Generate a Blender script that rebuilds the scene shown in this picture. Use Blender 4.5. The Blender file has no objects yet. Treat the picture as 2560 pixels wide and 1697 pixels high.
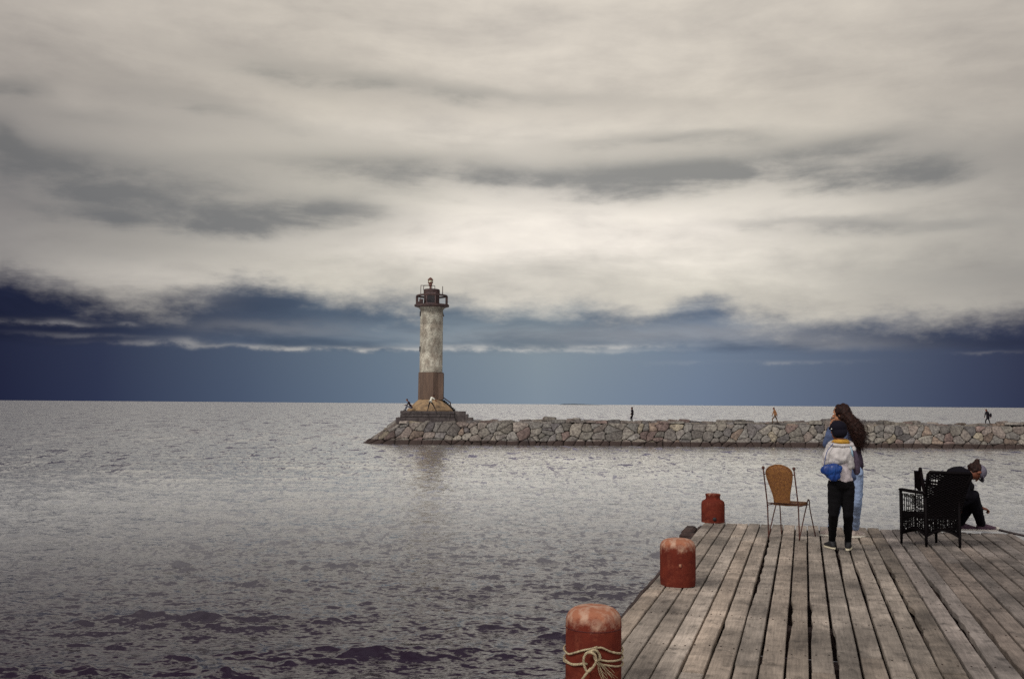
import bpy, math, random
import numpy as np
from mathutils import Vector, Matrix, noise as mnoise
random.seed(7)
RS = np.random.RandomState(11)
scn = bpy.context.scene
COL = scn.collection
R = math.radians

# ------------------------------------------------------------------ camera
F, CX, CY = 2488.9, 1280.0, 848.5          # focal length and centre in photo pixels
CAMZ, DECK = 4.2, 2.55
PITCH = math.atan(161.0 / F)
ROLL = math.atan(18.8 / 2560)
cam_d = bpy.data.cameras.new('camera'); cam = bpy.data.objects.new('camera', cam_d)
COL.objects.link(cam); scn.camera = cam
cam_d.lens = 35; cam_d.sensor_width = 36; cam_d.sensor_fit = 'HORIZONTAL'
cam_d.clip_start = 0.1; cam_d.clip_end = 80000
CM = Matrix.Rotation(math.pi / 2 + PITCH, 3, 'X') @ Matrix.Rotation(ROLL, 3, 'Z')
cam.matrix_world = Matrix.Translation((0, 0, CAMZ)) @ CM.to_4x4()
EYE = Vector((0, 0, CAMZ))

def ray(px, py):
    return CM @ Vector(((px - CX) / F, -(py - CY) / F, -1.0))
def at(px, py, Y):
    d = ray(px, py); return EYE + d * (Y / d.y)
def onz(px, py, z=DECK):
    d = ray(px, py); return EYE + d * ((z - CAMZ) / d.z)

# ------------------------------------------------------------------ materials
def ntree(m):
    m.use_nodes = True
    return m.node_tree
def mat(name, c1, c2=None, scale=8.0, rough=0.75, bump=0.0, bscale=None, stretch=(1, 1, 1), attr=False,
        metallic=0.0, detail=6, lo=0.35, hi=0.65, spec=0.4, sheen=0.0, bdist=0.02):
    m = bpy.data.materials.new(name); nt = ntree(m); N = nt.nodes; L = nt.links
    b = N['Principled BSDF']; b.inputs['Roughness'].default_value = rough
    b.inputs['Metallic'].default_value = metallic; b.inputs['Specular IOR Level'].default_value = spec
    b.inputs['Base Color'].default_value = (*c1, 1)
    if sheen: b.inputs['Sheen Weight'].default_value = sheen
    tc = N.new('ShaderNodeTexCoord'); mp = N.new('ShaderNodeMapping')
    L.new(tc.outputs['Object'], mp.inputs['Vector']); mp.inputs['Scale'].default_value = stretch
    out = None
    if c2 is not None:
        n = N.new('ShaderNodeTexNoise'); n.inputs['Scale'].default_value = scale; n.inputs['Detail'].default_value = detail
        L.new(mp.outputs[0], n.inputs['Vector'])
        mr = N.new('ShaderNodeMapRange'); mr.inputs['From Min'].default_value = lo; mr.inputs['From Max'].default_value = hi
        L.new(n.outputs['Fac'], mr.inputs['Value'])
        mx = N.new('ShaderNodeMix'); mx.data_type = 'RGBA'
        mx.inputs['A'].default_value = (*c1, 1); mx.inputs['B'].default_value = (*c2, 1)
        L.new(mr.outputs[0], mx.inputs['Factor']); out = mx.outputs['Result']
    if attr:
        a = N.new('ShaderNodeAttribute'); a.attribute_name = 'tint'
        mm = N.new('ShaderNodeMix'); mm.data_type = 'RGBA'; mm.blend_type = 'MULTIPLY'; mm.inputs['Factor'].default_value = 1
        if out is not None: L.new(out, mm.inputs['A'])
        else: mm.inputs['A'].default_value = (*c1, 1)
        L.new(a.outputs['Color'], mm.inputs['B']); out = mm.outputs['Result']
    if out is not None: L.new(out, b.inputs['Base Color'])
    if bump:
        n2 = N.new('ShaderNodeTexNoise'); n2.inputs['Scale'].default_value = bscale or scale * 2; n2.inputs['Detail'].default_value = 6
        L.new(mp.outputs[0], n2.inputs['Vector'])
        bp = N.new('ShaderNodeBump'); bp.inputs['Strength'].default_value = bump; bp.inputs['Distance'].default_value = bdist
        L.new(n2.outputs['Fac'], bp.inputs['Height']); L.new(bp.outputs[0], b.inputs['Normal'])
    return m

# ------------------------------------------------------------------ object helpers
WI = {}
def setp(o, label=None, cat=None, group=None, kind=None):
    if label: o['label'] = label
    if cat: o['category'] = cat
    if group: o['group'] = group
    if kind: o['kind'] = kind
    return o
def thing(name, loc, label, cat, group=None):
    o = bpy.data.objects.new(name, None); COL.objects.link(o); o.location = loc
    o.empty_display_size = 0.2
    WI[o.name] = Vector(loc)
    return setp(o, label, cat, group)
def link(name, me, m, parent=None):
    o = bpy.data.objects.new(name, me); COL.objects.link(o)
    if m is not None: me.materials.append(m)
    if parent is not None:
        o.parent = parent; WI[o.name] = WI[parent.name]
    else:
        WI[o.name] = Vector((0, 0, 0))
    return o

class MB:
    def __init__(s): s.v = []; s.f = []; s.c = []
    def add(s, vs, fs, c=None):
        k = len(s.v); s.v += [tuple(p) for p in vs]; s.f += [tuple(i + k for i in f) for f in fs]
        s.c += [c or (1, 1, 1)] * len(fs)
        return s
    def build(s, name, m, parent=None, smooth=False, base=None, off=None):
        o_ = WI[parent.name] if parent is not None else (Vector(off) if off is not None else Vector((0, 0, 0)))
        me = bpy.data.meshes.new(name)
        me.from_pydata([(p[0] - o_.x, p[1] - o_.y, p[2] - o_.z) for p in s.v], [], s.f)
        me.update()
        if any(c != (1, 1, 1) for c in s.c):
            at_ = me.color_attributes.new('tint', 'FLOAT_COLOR', 'CORNER')
            arr = []
            for f, c in zip(s.f, s.c): arr += [c[0], c[1], c[2], 1.0] * len(f)
            at_.data.foreach_set('color', arr)
        if smooth:
            me.polygons.foreach_set('use_smooth', [True] * len(me.polygons))
            if smooth == 'auto':
                try: me.set_sharp_from_angle(angle=R(40))
                except Exception: pass
        o = link(name, me, m, parent)
        if parent is None and off is not None: o.location = off
        return o
    def box(s, c, size, ax=None, col=None):
        X, Y, Z = ax or (Vector((1, 0, 0)), Vector((0, 1, 0)), Vector((0, 0, 1)))
        c = Vector(c); hx, hy, hz = size[0] / 2, size[1] / 2, size[2] / 2
        vs = [c + X * (a * hx) + Y * (b * hy) + Z * (d * hz) for d in (-1, 1) for a, b in ((-1, -1), (1, -1), (1, 1), (-1, 1))]
        return s.add(vs, [(3, 2, 1, 0), (4, 5, 6, 7), (0, 1, 5, 4), (1, 2, 6, 5), (2, 3, 7, 6), (3, 0, 4, 7)], col)
    def bevbox(s, c, size, b, ax=None, col=None):
        X, Y, Z = ax or (Vector((1, 0, 0)), Vector((0, 1, 0)), Vector((0, 0, 1)))
        c = Vector(c); hx, hy, hz = size[0] / 2, size[1] / 2, size[2] / 2
        prof = [(-hz, b), (-hz + b, 0), (hz - b, 0), (hz, b)]
        vs = []
        for z, i in prof:
            x_, y_ = hx - i, hy - i; k = b * 0.7
            for a, d in ((-x_ + k, -y_), (x_ - k, -y_), (x_, -y_ + k), (x_, y_ - k), (x_ - k, y_), (-x_ + k, y_), (-x_, y_ - k), (-x_, -y_ + k)):
                vs.append(c + X * a + Y * d + Z * z)
        fs = [tuple(range(7, -1, -1)), tuple(range(24, 32))]
        for r in range(3):
            for i in range(8):
                j = (i + 1) % 8; fs.append((r * 8 + i, r * 8 + j, r * 8 + 8 + j, r * 8 + 8 + i))
        return s.add(vs, fs, col)
    def tube(s, pts, r, n=8, closed=False, col=None, twist=0):
        pts = [Vector(p) for p in pts]; m = len(pts)
        rs = r if isinstance(r, (list, tuple)) else [r] * m
        vs = []; prev = None
        for i, p in enumerate(pts):
            if closed: t = pts[(i + 1) % m] - pts[i - 1]
            else: t = pts[min(i + 1, m - 1)] - pts[max(i - 1, 0)]
            t = t.normalized() if t.length > 1e-9 else Vector((0, 0, 1))
            if prev is None:
                a = Vector((0, 0, 1)) if abs(t.z) < 0.9 else Vector((1, 0, 0)); nrm = (a - t * a.dot(t)).normalized()
            else:
                nrm = prev - t * prev.dot(t); nrm = nrm.normalized() if nrm.length > 1e-6 else prev
            prev = nrm; bn = t.cross(nrm)
            for k in range(n):
                a = 2 * math.pi * k / n + twist * i
                vs.append(p + nrm * (math.cos(a) * rs[i]) + bn * (math.sin(a) * rs[i]))
        fs = []
        for i in range(m if closed else m - 1):
            j = (i + 1) % m
            for k in range(n):
                l = (k + 1) % n; fs.append((i * n + k, i * n + l, j * n + l, j * n + k))
        if not closed: fs += [tuple(range(n - 1, -1, -1)), tuple((m - 1) * n + k for k in range(n))]
        return s.add(vs, fs, col)
    def lathe(s, c, prof, n=32, rot=0.0, col=None, jit=0.0):
        c = Vector(c); vs = []; fs = []
        for r, z in prof:
            for k in range(n):
                a = 2 * math.pi * k / n + rot
                rr = r * (1 + jit * (random.random() - .5))
                vs.append(c + Vector((math.cos(a) * rr, math.sin(a) * rr, z)))
        m = len(prof)
        for i in range(m - 1):
            for k in range(n):
                l = (k + 1) % n; fs.append((i * n + k, i * n + l, i * n + n + l, i * n + n + k))
        fs += [tuple(range(n - 1, -1, -1)), tuple((m - 1) * n + k for k in range(n))]
        return s.add(vs, fs, col)
    def ell(s, c, ax, n=20, m=12):
        # ax: three axis vectors (scaled)
        c = Vector(c); vs = [c - ax[2]]; fs = []
        for i in range(1, m):
            t = -math.pi / 2 + math.pi * i / m
            for k in range(n):
                a = 2 * math.pi * k / n
                vs.append(c + ax[0] * (math.cos(t) * math.cos(a)) + ax[1] * (math.cos(t) * math.sin(a)) + ax[2] * math.sin(t))
        vs.append(c + ax[2]); T = len(vs) - 1
        for k in range(n):
            l = (k + 1) % n
            fs.append((0, 1 + l, 1 + k)); fs.append((T, T - n + k, T - n + l))
        for i in range(m - 2):
            for k in range(n):
                l = (k + 1) % n; b = 1 + i * n
                fs.append((b + k, b + l, b + n + l, b + n + k))
        return s.add(vs, fs)
    def cap(s, p0, p1, r0, r1, n=14):
        p0 = Vector(p0); p1 = Vector(p1); d = p1 - p0; L = d.length
        if L < 1e-6: d = Vector((0, 0, 1)); L = 1e-6
        d = d.normalized(); pts = []; rs = []
        for i in range(5):
            a = math.pi / 2 * (1 - i / 4); pts.append(p0 - d * (r0 * math.sin(a))); rs.append(max(r0 * math.cos(a), r0 * .03))
        for i in range(5):
            a = math.pi / 2 * (i / 4); pts.append(p1 + d * (r1 * math.sin(a))); rs.append(max(r1 * math.cos(a), r1 * .03))
        return s.tube(pts, rs, n)

def sm(a, b, x):
    t = min(1, max(0, (x - a) / (b - a))); return t * t * (3 - 2 * t)
def lerp(a, b, t): return a + (b - a) * t
def catmull(P, n=8, closed=False):
    P = [Vector(p) for p in P]; m = len(P); out = []
    rng = range(m) if closed else range(m - 1)
    for i in rng:
        if closed: a, b, c, d = P[i - 1], P[i], P[(i + 1) % m], P[(i + 2) % m]
        else: a, b, c, d = P[max(i - 1, 0)], P[i], P[i + 1], P[min(i + 2, m - 1)]
        for k in range(n):
            t = k / n
            out.append(0.5 * ((2 * b) + (c - a) * t + (2 * a - 5 * b + 4 * c - d) * t * t + (3 * b - 3 * c + d - a) * t ** 3))
    if not closed: out.append(P[-1])
    return out

def blob(name, prims, voxel, m, parent, smooth_it=6, disp=0.0, dscale=9.0, dstretch=(1, 1, 1), cut=None):
    """union of closed shapes turned into one continuous skin"""
    mb = MB()
    for p in prims:
        if p[0] == 'c': mb.cap(*p[1:])
        else: mb.ell(p[1], p[2])
    o_ = WI[parent.name]
    me = bpy.data.meshes.new('tmp'); me.from_pydata([(Vector(v) - o_)[:] for v in mb.v], [], mb.f); me.update()
    t = bpy.data.objects.new('tmp', me); COL.objects.link(t)
    r = t.modifiers.new('r', 'REMESH'); r.mode = 'VOXEL'; r.voxel_size = voxel; r.use_smooth_shade = True
    sx = t.modifiers.new('s', 'SMOOTH'); sx.factor = 0.5; sx.iterations = smooth_it
    dg = bpy.context.evaluated_depsgraph_get()
    nm = bpy.data.meshes.new_from_object(t.evaluated_get(dg))
    bpy.data.objects.remove(t); bpy.data.meshes.remove(me)
    nm.name = name; nm.materials.clear()
    if disp:
        nr = [v.normal.copy() for v in nm.vertices]
        for v, n_ in zip(nm.vertices, nr):
            q = v.co; s_ = Vector((q.x * dscale * dstretch[0], q.y * dscale * dstretch[1], q.z * dscale * dstretch[2]))
            w = mnoise.noise(s_ + Vector((3.1, parent.location.x, 7.7))) + 0.5 * mnoise.noise(s_ * 2.3)
            v.co = q + n_ * (disp * w)
    nm.polygons.foreach_set('use_smooth', [True] * len(nm.polygons)); nm.update()
    return link(name, nm, m, parent)

# ------------------------------------------------------------------ world (sky)
SUN_EL, SUN_AZ = R(42), R(-128)     # azimuth measured from +Y towards +X
def build_world():
    w = bpy.data.worlds.new('World'); scn.world = w; w.use_nodes = True
    nt = w.node_tree; N = nt.nodes; L = nt.links; N.clear()
    def val(x):
        return x
    def M(op, a, b=None, c=None, clamp=False):
        n = N.new('ShaderNodeMath'); n.operation = op; n.use_clamp = clamp
        for i, x in enumerate((a, b, c)):
            if x is None: continue
            if isinstance(x, (int, float)): n.inputs[i].default_value = x
            else: L.new(x, n.inputs[i])
        return n.outputs[0]
    def MR(x, a, b, c=0.0, d=1.0, smooth=True):
        n = N.new('ShaderNodeMapRange'); n.interpolation_type = 'SMOOTHSTEP' if smooth else 'LINEAR'
        L.new(x, n.inputs['Value'])
        for k, v in zip(('From Min', 'From Max', 'To Min', 'To Max'), (a, b, c, d)): n.inputs[k].default_value = v
        return n.outputs[0]
    def ramp(x, pts, interp='LINEAR'):
        n = N.new('ShaderNodeValToRGB'); cr = n.color_ramp; cr.interpolation = interp
        while len(cr.elements) < len(pts): cr.elements.new(0.5)
        for e, (p, c) in zip(cr.elements, pts):
            e.position = p; e.color = (*c, 1) if len(c) == 3 else c
        L.new(x, n.inputs[0]); return n.outputs[0]
    def mix(f, a, b, bt='MIX'):
        n = N.new('ShaderNodeMix'); n.data_type = 'RGBA'; n.blend_type = bt
        for k, x in (('Factor', f), ('A', a), ('B', b)):
            if isinstance(x, (int, float)): n.inputs[k].default_value = x
            elif isinstance(x, tuple): n.inputs[k].default_value = (*x, 1)
            else: L.new(x, n.inputs[k])
        return n.outputs['Result']
    def srgb(r, g, b): return tuple((c / 255 / 12.92) if c / 255 <= 0.04045 else ((c / 255 + 0.055) / 1.055) ** 2.4 for c in (r, g, b))
    tc = N.new('ShaderNodeTexCoord'); D = tc.outputs['Generated']
    sp = N.new('ShaderNodeSeparateXYZ'); L.new(D, sp.inputs[0])
    az0 = M('ARCTAN2', sp.outputs[0], sp.outputs[1])
    el0 = M('ARCSINE', sp.outputs[2])
    def nz(scale, sz, detail, rough=0.55, off=0.0, dist=0.0):
        mp = N.new('ShaderNodeMapping'); L.new(D, mp.inputs['Vector'])
        mp.inputs['Scale'].default_value = (1, 1, sz); mp.inputs['Location'].default_value = (off, off * 1.7, off * .6)
        n = N.new('ShaderNodeTexNoise'); n.inputs['Scale'].default_value = scale; n.inputs['Detail'].default_value = detail
        n.inputs['Roughness'].default_value = rough; n.inputs['Distortion'].default_value = dist
        L.new(mp.outputs[0], n.inputs['Vector']); return n.outputs['Fac']
    n1 = M('SUBTRACT', nz(5.0, 2.5, 6, 0.5, 1.3), 0.5)
    n2 = M('SUBTRACT', nz(16.0, 2.0, 9, 0.62, 5.1), 0.5)
    n3 = M('SUBTRACT', nz(7.0, 4.2, 9, 0.56, 9.7, 0.3), 0.5)
    az = M('ADD', az0, M('ADD', M('MULTIPLY', n1, 0.20), M('MULTIPLY', n2, 0.05)))
    el = M('ADD', el0, M('ADD', M('MULTIPLY', n2, 0.030), M('MULTIPLY', n3, 0.045)))
    az_s = M('ADD', az0, M('ADD', M('MULTIPLY', n1, 0.24), M('MULTIPLY', n2, 0.02)))
    el_s2 = M('ADD', el0, M('ADD', M('MULTIPLY', n1, 0.022), M('ADD', M('MULTIPLY', n2, 0.010), M('MULTIPLY', n3, 0.030))))
    def ae(px, py):
        d = ray(px, py).normalized(); return math.atan2(d.x, d.y), math.asin(d.z)
    def g(px, py, rx, ry, amp, A=None, E=None, tilt=0.0):
        A = A or az_s; E = E or el_s2
        a, e = ae(px, py); sa = rx / F; se = ry / F
        dx = M('SUBTRACT', A, a); dy = M('SUBTRACT', E, e)
        if tilt: dy = M('SUBTRACT', dy, M('MULTIPLY', dx, tilt))
        dx = M('DIVIDE', dx, sa); dy = M('DIVIDE', dy, se)
        q = M('ADD', M('MULTIPLY', dx, dx), M('MULTIPLY', dy, dy))
        return M('MULTIPLY', M('EXPONENT', M('MULTIPLY', q, -1.0)), amp)
    def total(lst):
        s_ = lst[0]
        for x in lst[1:]: s_ = M('ADD', s_, x)
        return s_
    # azimuth parameter 0..1 over the part of sky from -60 to +60 degrees
    t = MR(az0, -1.05, 1.05, 0, 1, smooth=False)
    def tp(px): return (ae(px, 900)[0] + 1.05) / 2.1
    # upper, warm overcast
    te = MR(el, 0.0, 1.2, 0, 1, smooth=False)
    up = ramp(te, [(0.0, srgb(196, 190, 182)), (0.11, srgb(210, 205, 194)), (0.17, srgb(219, 213, 201)), (0.24, srgb(208, 201, 190)),
                   (0.350, srgb(212, 205, 195)), (0.385, (.50, .47, .45)), (0.45, (.19, .16, .19)), (0.58, (.10, .085, .125)), (0.75, (.17, .145, .20)), (1.0, (.20, .18, .24))])  # unseen sky overhead darkened so steep wave faces reflect dark
    side = ramp(t, [(0.0, (.20, .20, .23)), (tp(0), (.40, .40, .44)), (tp(350), (.60, .60, .62)), (tp(800), (.84, .84, .83)), (tp(1300), (1, 1, 1)), (tp(1800), (.97, .97, .96)),
                    (tp(2300), (.72, .72, .73)), (tp(2560), (.56, .56, .58)), (1.0, (.35, .35, .38))])
    hs = MR(el0, 0.18, 0.36, 0, .5); he = MR(el0, 0.40, 0.52, 1.0, 0.0)
    side_u = mix(M('MULTIPLY', hs, he), side, (1, .98, .96))
    up = mix(1.0, up, side_u, 'MULTIPLY')
    # bright openings
    br = total([g(1150, 600, 330, 80, .75), g(1650, 570, 420, 80, .85), g(1330, 480, 260, 60, .4), g(1900, 660, 300, 60, .2), g(420, 690, 320, 45, .22), g(700, 620, 240, 50, .25),
                g(1150, 330, 500, 50, .25), g(1850, 430, 420, 40, .15), g(1500, 150, 500, 100, .10)])
    brm = M('MULTIPLY', br, M('ADD', 0.8, M('MULTIPLY', n3, 1.2)))
    up = mix(M('MINIMUM', M('MAXIMUM', brm, 0.0), 0.8), up, srgb(246, 238, 228))
    # uneven thickness of the whole deck
    mot = M('ADD', M('MULTIPLY', n3, 0.9), M('MULTIPLY', n2, 0.45))
    up = mix(MR(mot, -0.25, 0.25, 0, 1, smooth=False), mix(1.0, up, (.80, .80, .815), 'MULTIPLY'), mix(1.0, up, (1.15, 1.145, 1.13), 'MULTIPLY'))
    # grey cloud streaks
    gr = M('MULTIPLY', 1.05, total([g(880, 190, 420, 38, 1.0, tilt=-.06), g(520, 255, 330, 34, .8, tilt=-.10), g(1420, 245, 330, 24, .6, tilt=-.08), g(120, 440, 340, 90, 1.2, tilt=-.15),
                g(520, 490, 380, 90, 1.0, tilt=-.10), g(60, 340, 120, 30, .8, tilt=-.3), g(1000, 420, 340, 50, .75), g(820, 530, 200, 35, .7), g(180, 545, 130, 22, 1.0, tilt=-.05), g(560, 560, 250, 28, .5),
                g(1720, 430, 330, 46, 1.2, tilt=.02), g(1660, 350, 220, 22, .8), g(2240, 420, 330, 52, 1.25), g(2080, 370, 160, 26, .6), g(1500, 490, 200, 28, .5),
                g(2230, 555, 240, 22, .9), g(1950, 552, 200, 14, .6), g(20, 215, 100, 26, .9), g(2440, 680, 240, 40, .45), g(1250, 440, 260, 40, .45),
                g(350, 300, 280, 22, .5), g(1350, 410, 900, 75, .32), g(330, 620, 300, 24, .25)]))
    tex = MR(M('ADD', n3, M('MULTIPLY', n2, 0.5)), -0.26, 0.26, 0.25, 1.15, smooth=False)
    fine = M('MULTIPLY', n2, 0.5)
    grm = M('ADD', M('MULTIPLY', gr, tex), M('MULTIPLY', M('ADD', MR(n3, -0.1, 0.22, 0, 1), fine), 0.15))
    grm = MR(grm, 0.0, 1.5, 0, 1)
    greyc = mix(1.0, mix(MR(el0, 0.12, 0.36), srgb(118, 120, 123), srgb(142, 141, 136)), mix(0.45, side, (1, 1, 1)), 'MULTIPLY')
    up = mix(M('MULTIPLY', grm, 0.90), up, greyc)
    # storm bank above the horizon
    low = ramp(t, [(0.0, srgb(18, 21, 40)), (tp(-40), srgb(30, 34, 58)), (tp(250), srgb(46, 53, 77)), (tp(600), srgb(75, 87, 107)), (tp(950), srgb(103, 118, 134)), (tp(1350), srgb(131, 144, 154)),
                   (tp(1750), srgb(113, 127, 146)), (tp(2100), srgb(89, 100, 120)), (tp(2400), srgb(62, 70, 93)), (tp(2600), srgb(46, 51, 74)), (1.0, srgb(28, 32, 55))])
    bank = mix(1.0, low, mix(MR(n3, -0.16, 0.2), (0.64, 0.67, 0.72), (1.28, 1.24, 1.18)), 'MULTIPLY')
    # a few darker and lighter patches inside the bank
    dk = total([g(300, 800, 520, 34, .7), g(620, 760, 260, 30, .5), g(1350, 790, 420, 20, .35), g(1900, 905, 260, 16, .3), g(2400, 850, 330, 34, .85), g(1500, 850, 300, 14, .3), g(60, 850, 300, 30, .4), g(2150, 900, 300, 12, .8), g(2450, 905, 200, 12, .6), g(1780, 895, 120, 9, .4)])
    bank = mix(M('MINIMUM', dk, 0.8), bank, mix(1.0, low, (0.55, 0.58, 0.65), 'MULTIPLY'))
    lt = total([g(650, 815, 230, 16, .30), g(1720, 840, 300, 24, .38), g(2080, 860, 220, 22, .30), g(420, 750, 180, 24, .25), g(1200, 830, 300, 16, .14)])
    bank = mix(M('MINIMUM', lt, 0.7), bank, mix(1.0, srgb(172, 170, 170), side, 'MULTIPLY'))
    el_s = M('ADD', el0, M('ADD', M('MULTIPLY', n2, 0.016), M('MULTIPLY', n1, 0.012)))
    e_line = ae(1280, 872)[1]
    belowm = MR(M('SUBTRACT', el_s, e_line), -0.007, 0.004)
    lowg = mix(MR(el0, 0.0, 0.055), mix(1.0, low, (.93, .95, 1.0), 'MULTIPLY'), low)
    bank = mix(belowm, lowg, bank)
    # the thin ragged bright rim
    rimA = M('ADD', az0, M('MULTIPLY', n2, 0.02))
    rimE = M('ADD', el0, M('ADD', M('MULTIPLY', n2, 0.016), M('MULTIPLY', n3, 0.006)))
    rim = total([g(1120, 872, 430, 4.5, .5, rimA, rimE), g(1240, 866, 200, 7, .5, rimA, rimE), g(1560, 864, 140, 5, .4, rimA, rimE), g(60, 803, 150, 6, .38, rimA, rimE), g(150, 806, 45, 9, .4, rimA, rimE), g(400, 855, 110, 7, .32, rimA, rimE), g(460, 850, 40, 9, .3, rimA, rimE),
                 g(680, 866, 160, 5, .35, rimA, rimE), g(900, 873, 120, 5, .35, rimA, rimE), g(1900, 905, 170, 5, .3, rimA, rimE), g(2500, 880, 60, 4, .35, rimA, rimE), g(320, 808, 18, 5, .5, rimA, rimE), g(200, 835, 130, 5, .2, rimA, rimE)])
    rim = M('MULTIPLY', rim, MR(M('ADD', n2, n3), -0.12, 0.16, 0.05, 1.1))
    bank = mix(M('MINIMUM', M('MAXIMUM', rim, 0.0), 0.85), bank, mix(1.0, srgb(216, 212, 206), side, 'MULTIPLY'))
    # boundary between bank and warm overcast, its height varies with azimuth
    def h(py): 
        v = (ae(1280, py)[1]) * 5; return (v, v, v)
    bd = ramp(t, [(0.0, h(740)), (tp(0), h(742)), (tp(180), h(785)), (tp(380), h(792)), (tp(620), h(742)), (tp(900), h(765)), (tp(1300), h(788)), (tp(1600), h(800)), (tp(1760), h(775)), (tp(1950), h(822)), (tp(2200), h(826)), (tp(2560), h(812)), (1.0, h(780))], 'EASE')
    sb = N.new('ShaderNodeSeparateColor'); L.new(bd, sb.inputs[0])
    dlt = M('SUBTRACT', M('ADD', el, M('MULTIPLY', n2, 0.028)), M('MULTIPLY', sb.outputs[0], 0.2))
    mask = MR(dlt, -0.014, 0.024)
    col = mix(mask, bank, up)
    # behind the camera: unseen overcast brightened as added fill; below the horizon: dull water tone
    sky = N.new('ShaderNodeTexSky'); sky.sky_type = 'NISHITA'; sky.sun_disc = False
    sky.sun_elevation = SUN_EL; sky.sun_rotation = SUN_AZ
    back = MR(sp.outputs[1], -0.55, 0.05)
    bcol = mix(MR(el0, 0.1, 0.9), (0.60, 0.60, 0.63), (1.75, 1.67, 1.58))
    col = mix(back, bcol, col)
    sc_ = N.new('ShaderNodeVectorMath'); sc_.operation = 'SCALE'; sc_.inputs['Scale'].default_value = 10.0
    L.new(col, sc_.inputs[0])
    fin = mix(0.995, sky.outputs[0], sc_.outputs[0])      # the blue sky hardly comes through the cloud deck
    bg = N.new('ShaderNodeBackground'); L.new(fin, bg.inputs[0]); bg.inputs[1].default_value = 0.1
    out = N.new('ShaderNodeOutputWorld'); L.new(bg.outputs[0], out.inputs[0])
    w.cycles.sampling_method = 'MANUAL'; w.cycles.sample_map_resolution = 512
build_world()

sl = bpy.data.lights.new('sun', 'SUN'); sl.energy = 1.75; sl.angle = R(10); sl.color = (1.0, 0.95, 0.88)
so = bpy.data.objects.new('sun', sl); COL.objects.link(so)
sd = Vector((math.sin(SUN_AZ) * math.cos(SUN_EL), math.cos(SUN_AZ) * math.cos(SUN_EL), math.sin(SUN_EL)))
so.rotation_euler = sd.to_track_quat('Z', 'Y').to_euler(); so.location = (0, 0, 30)

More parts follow.
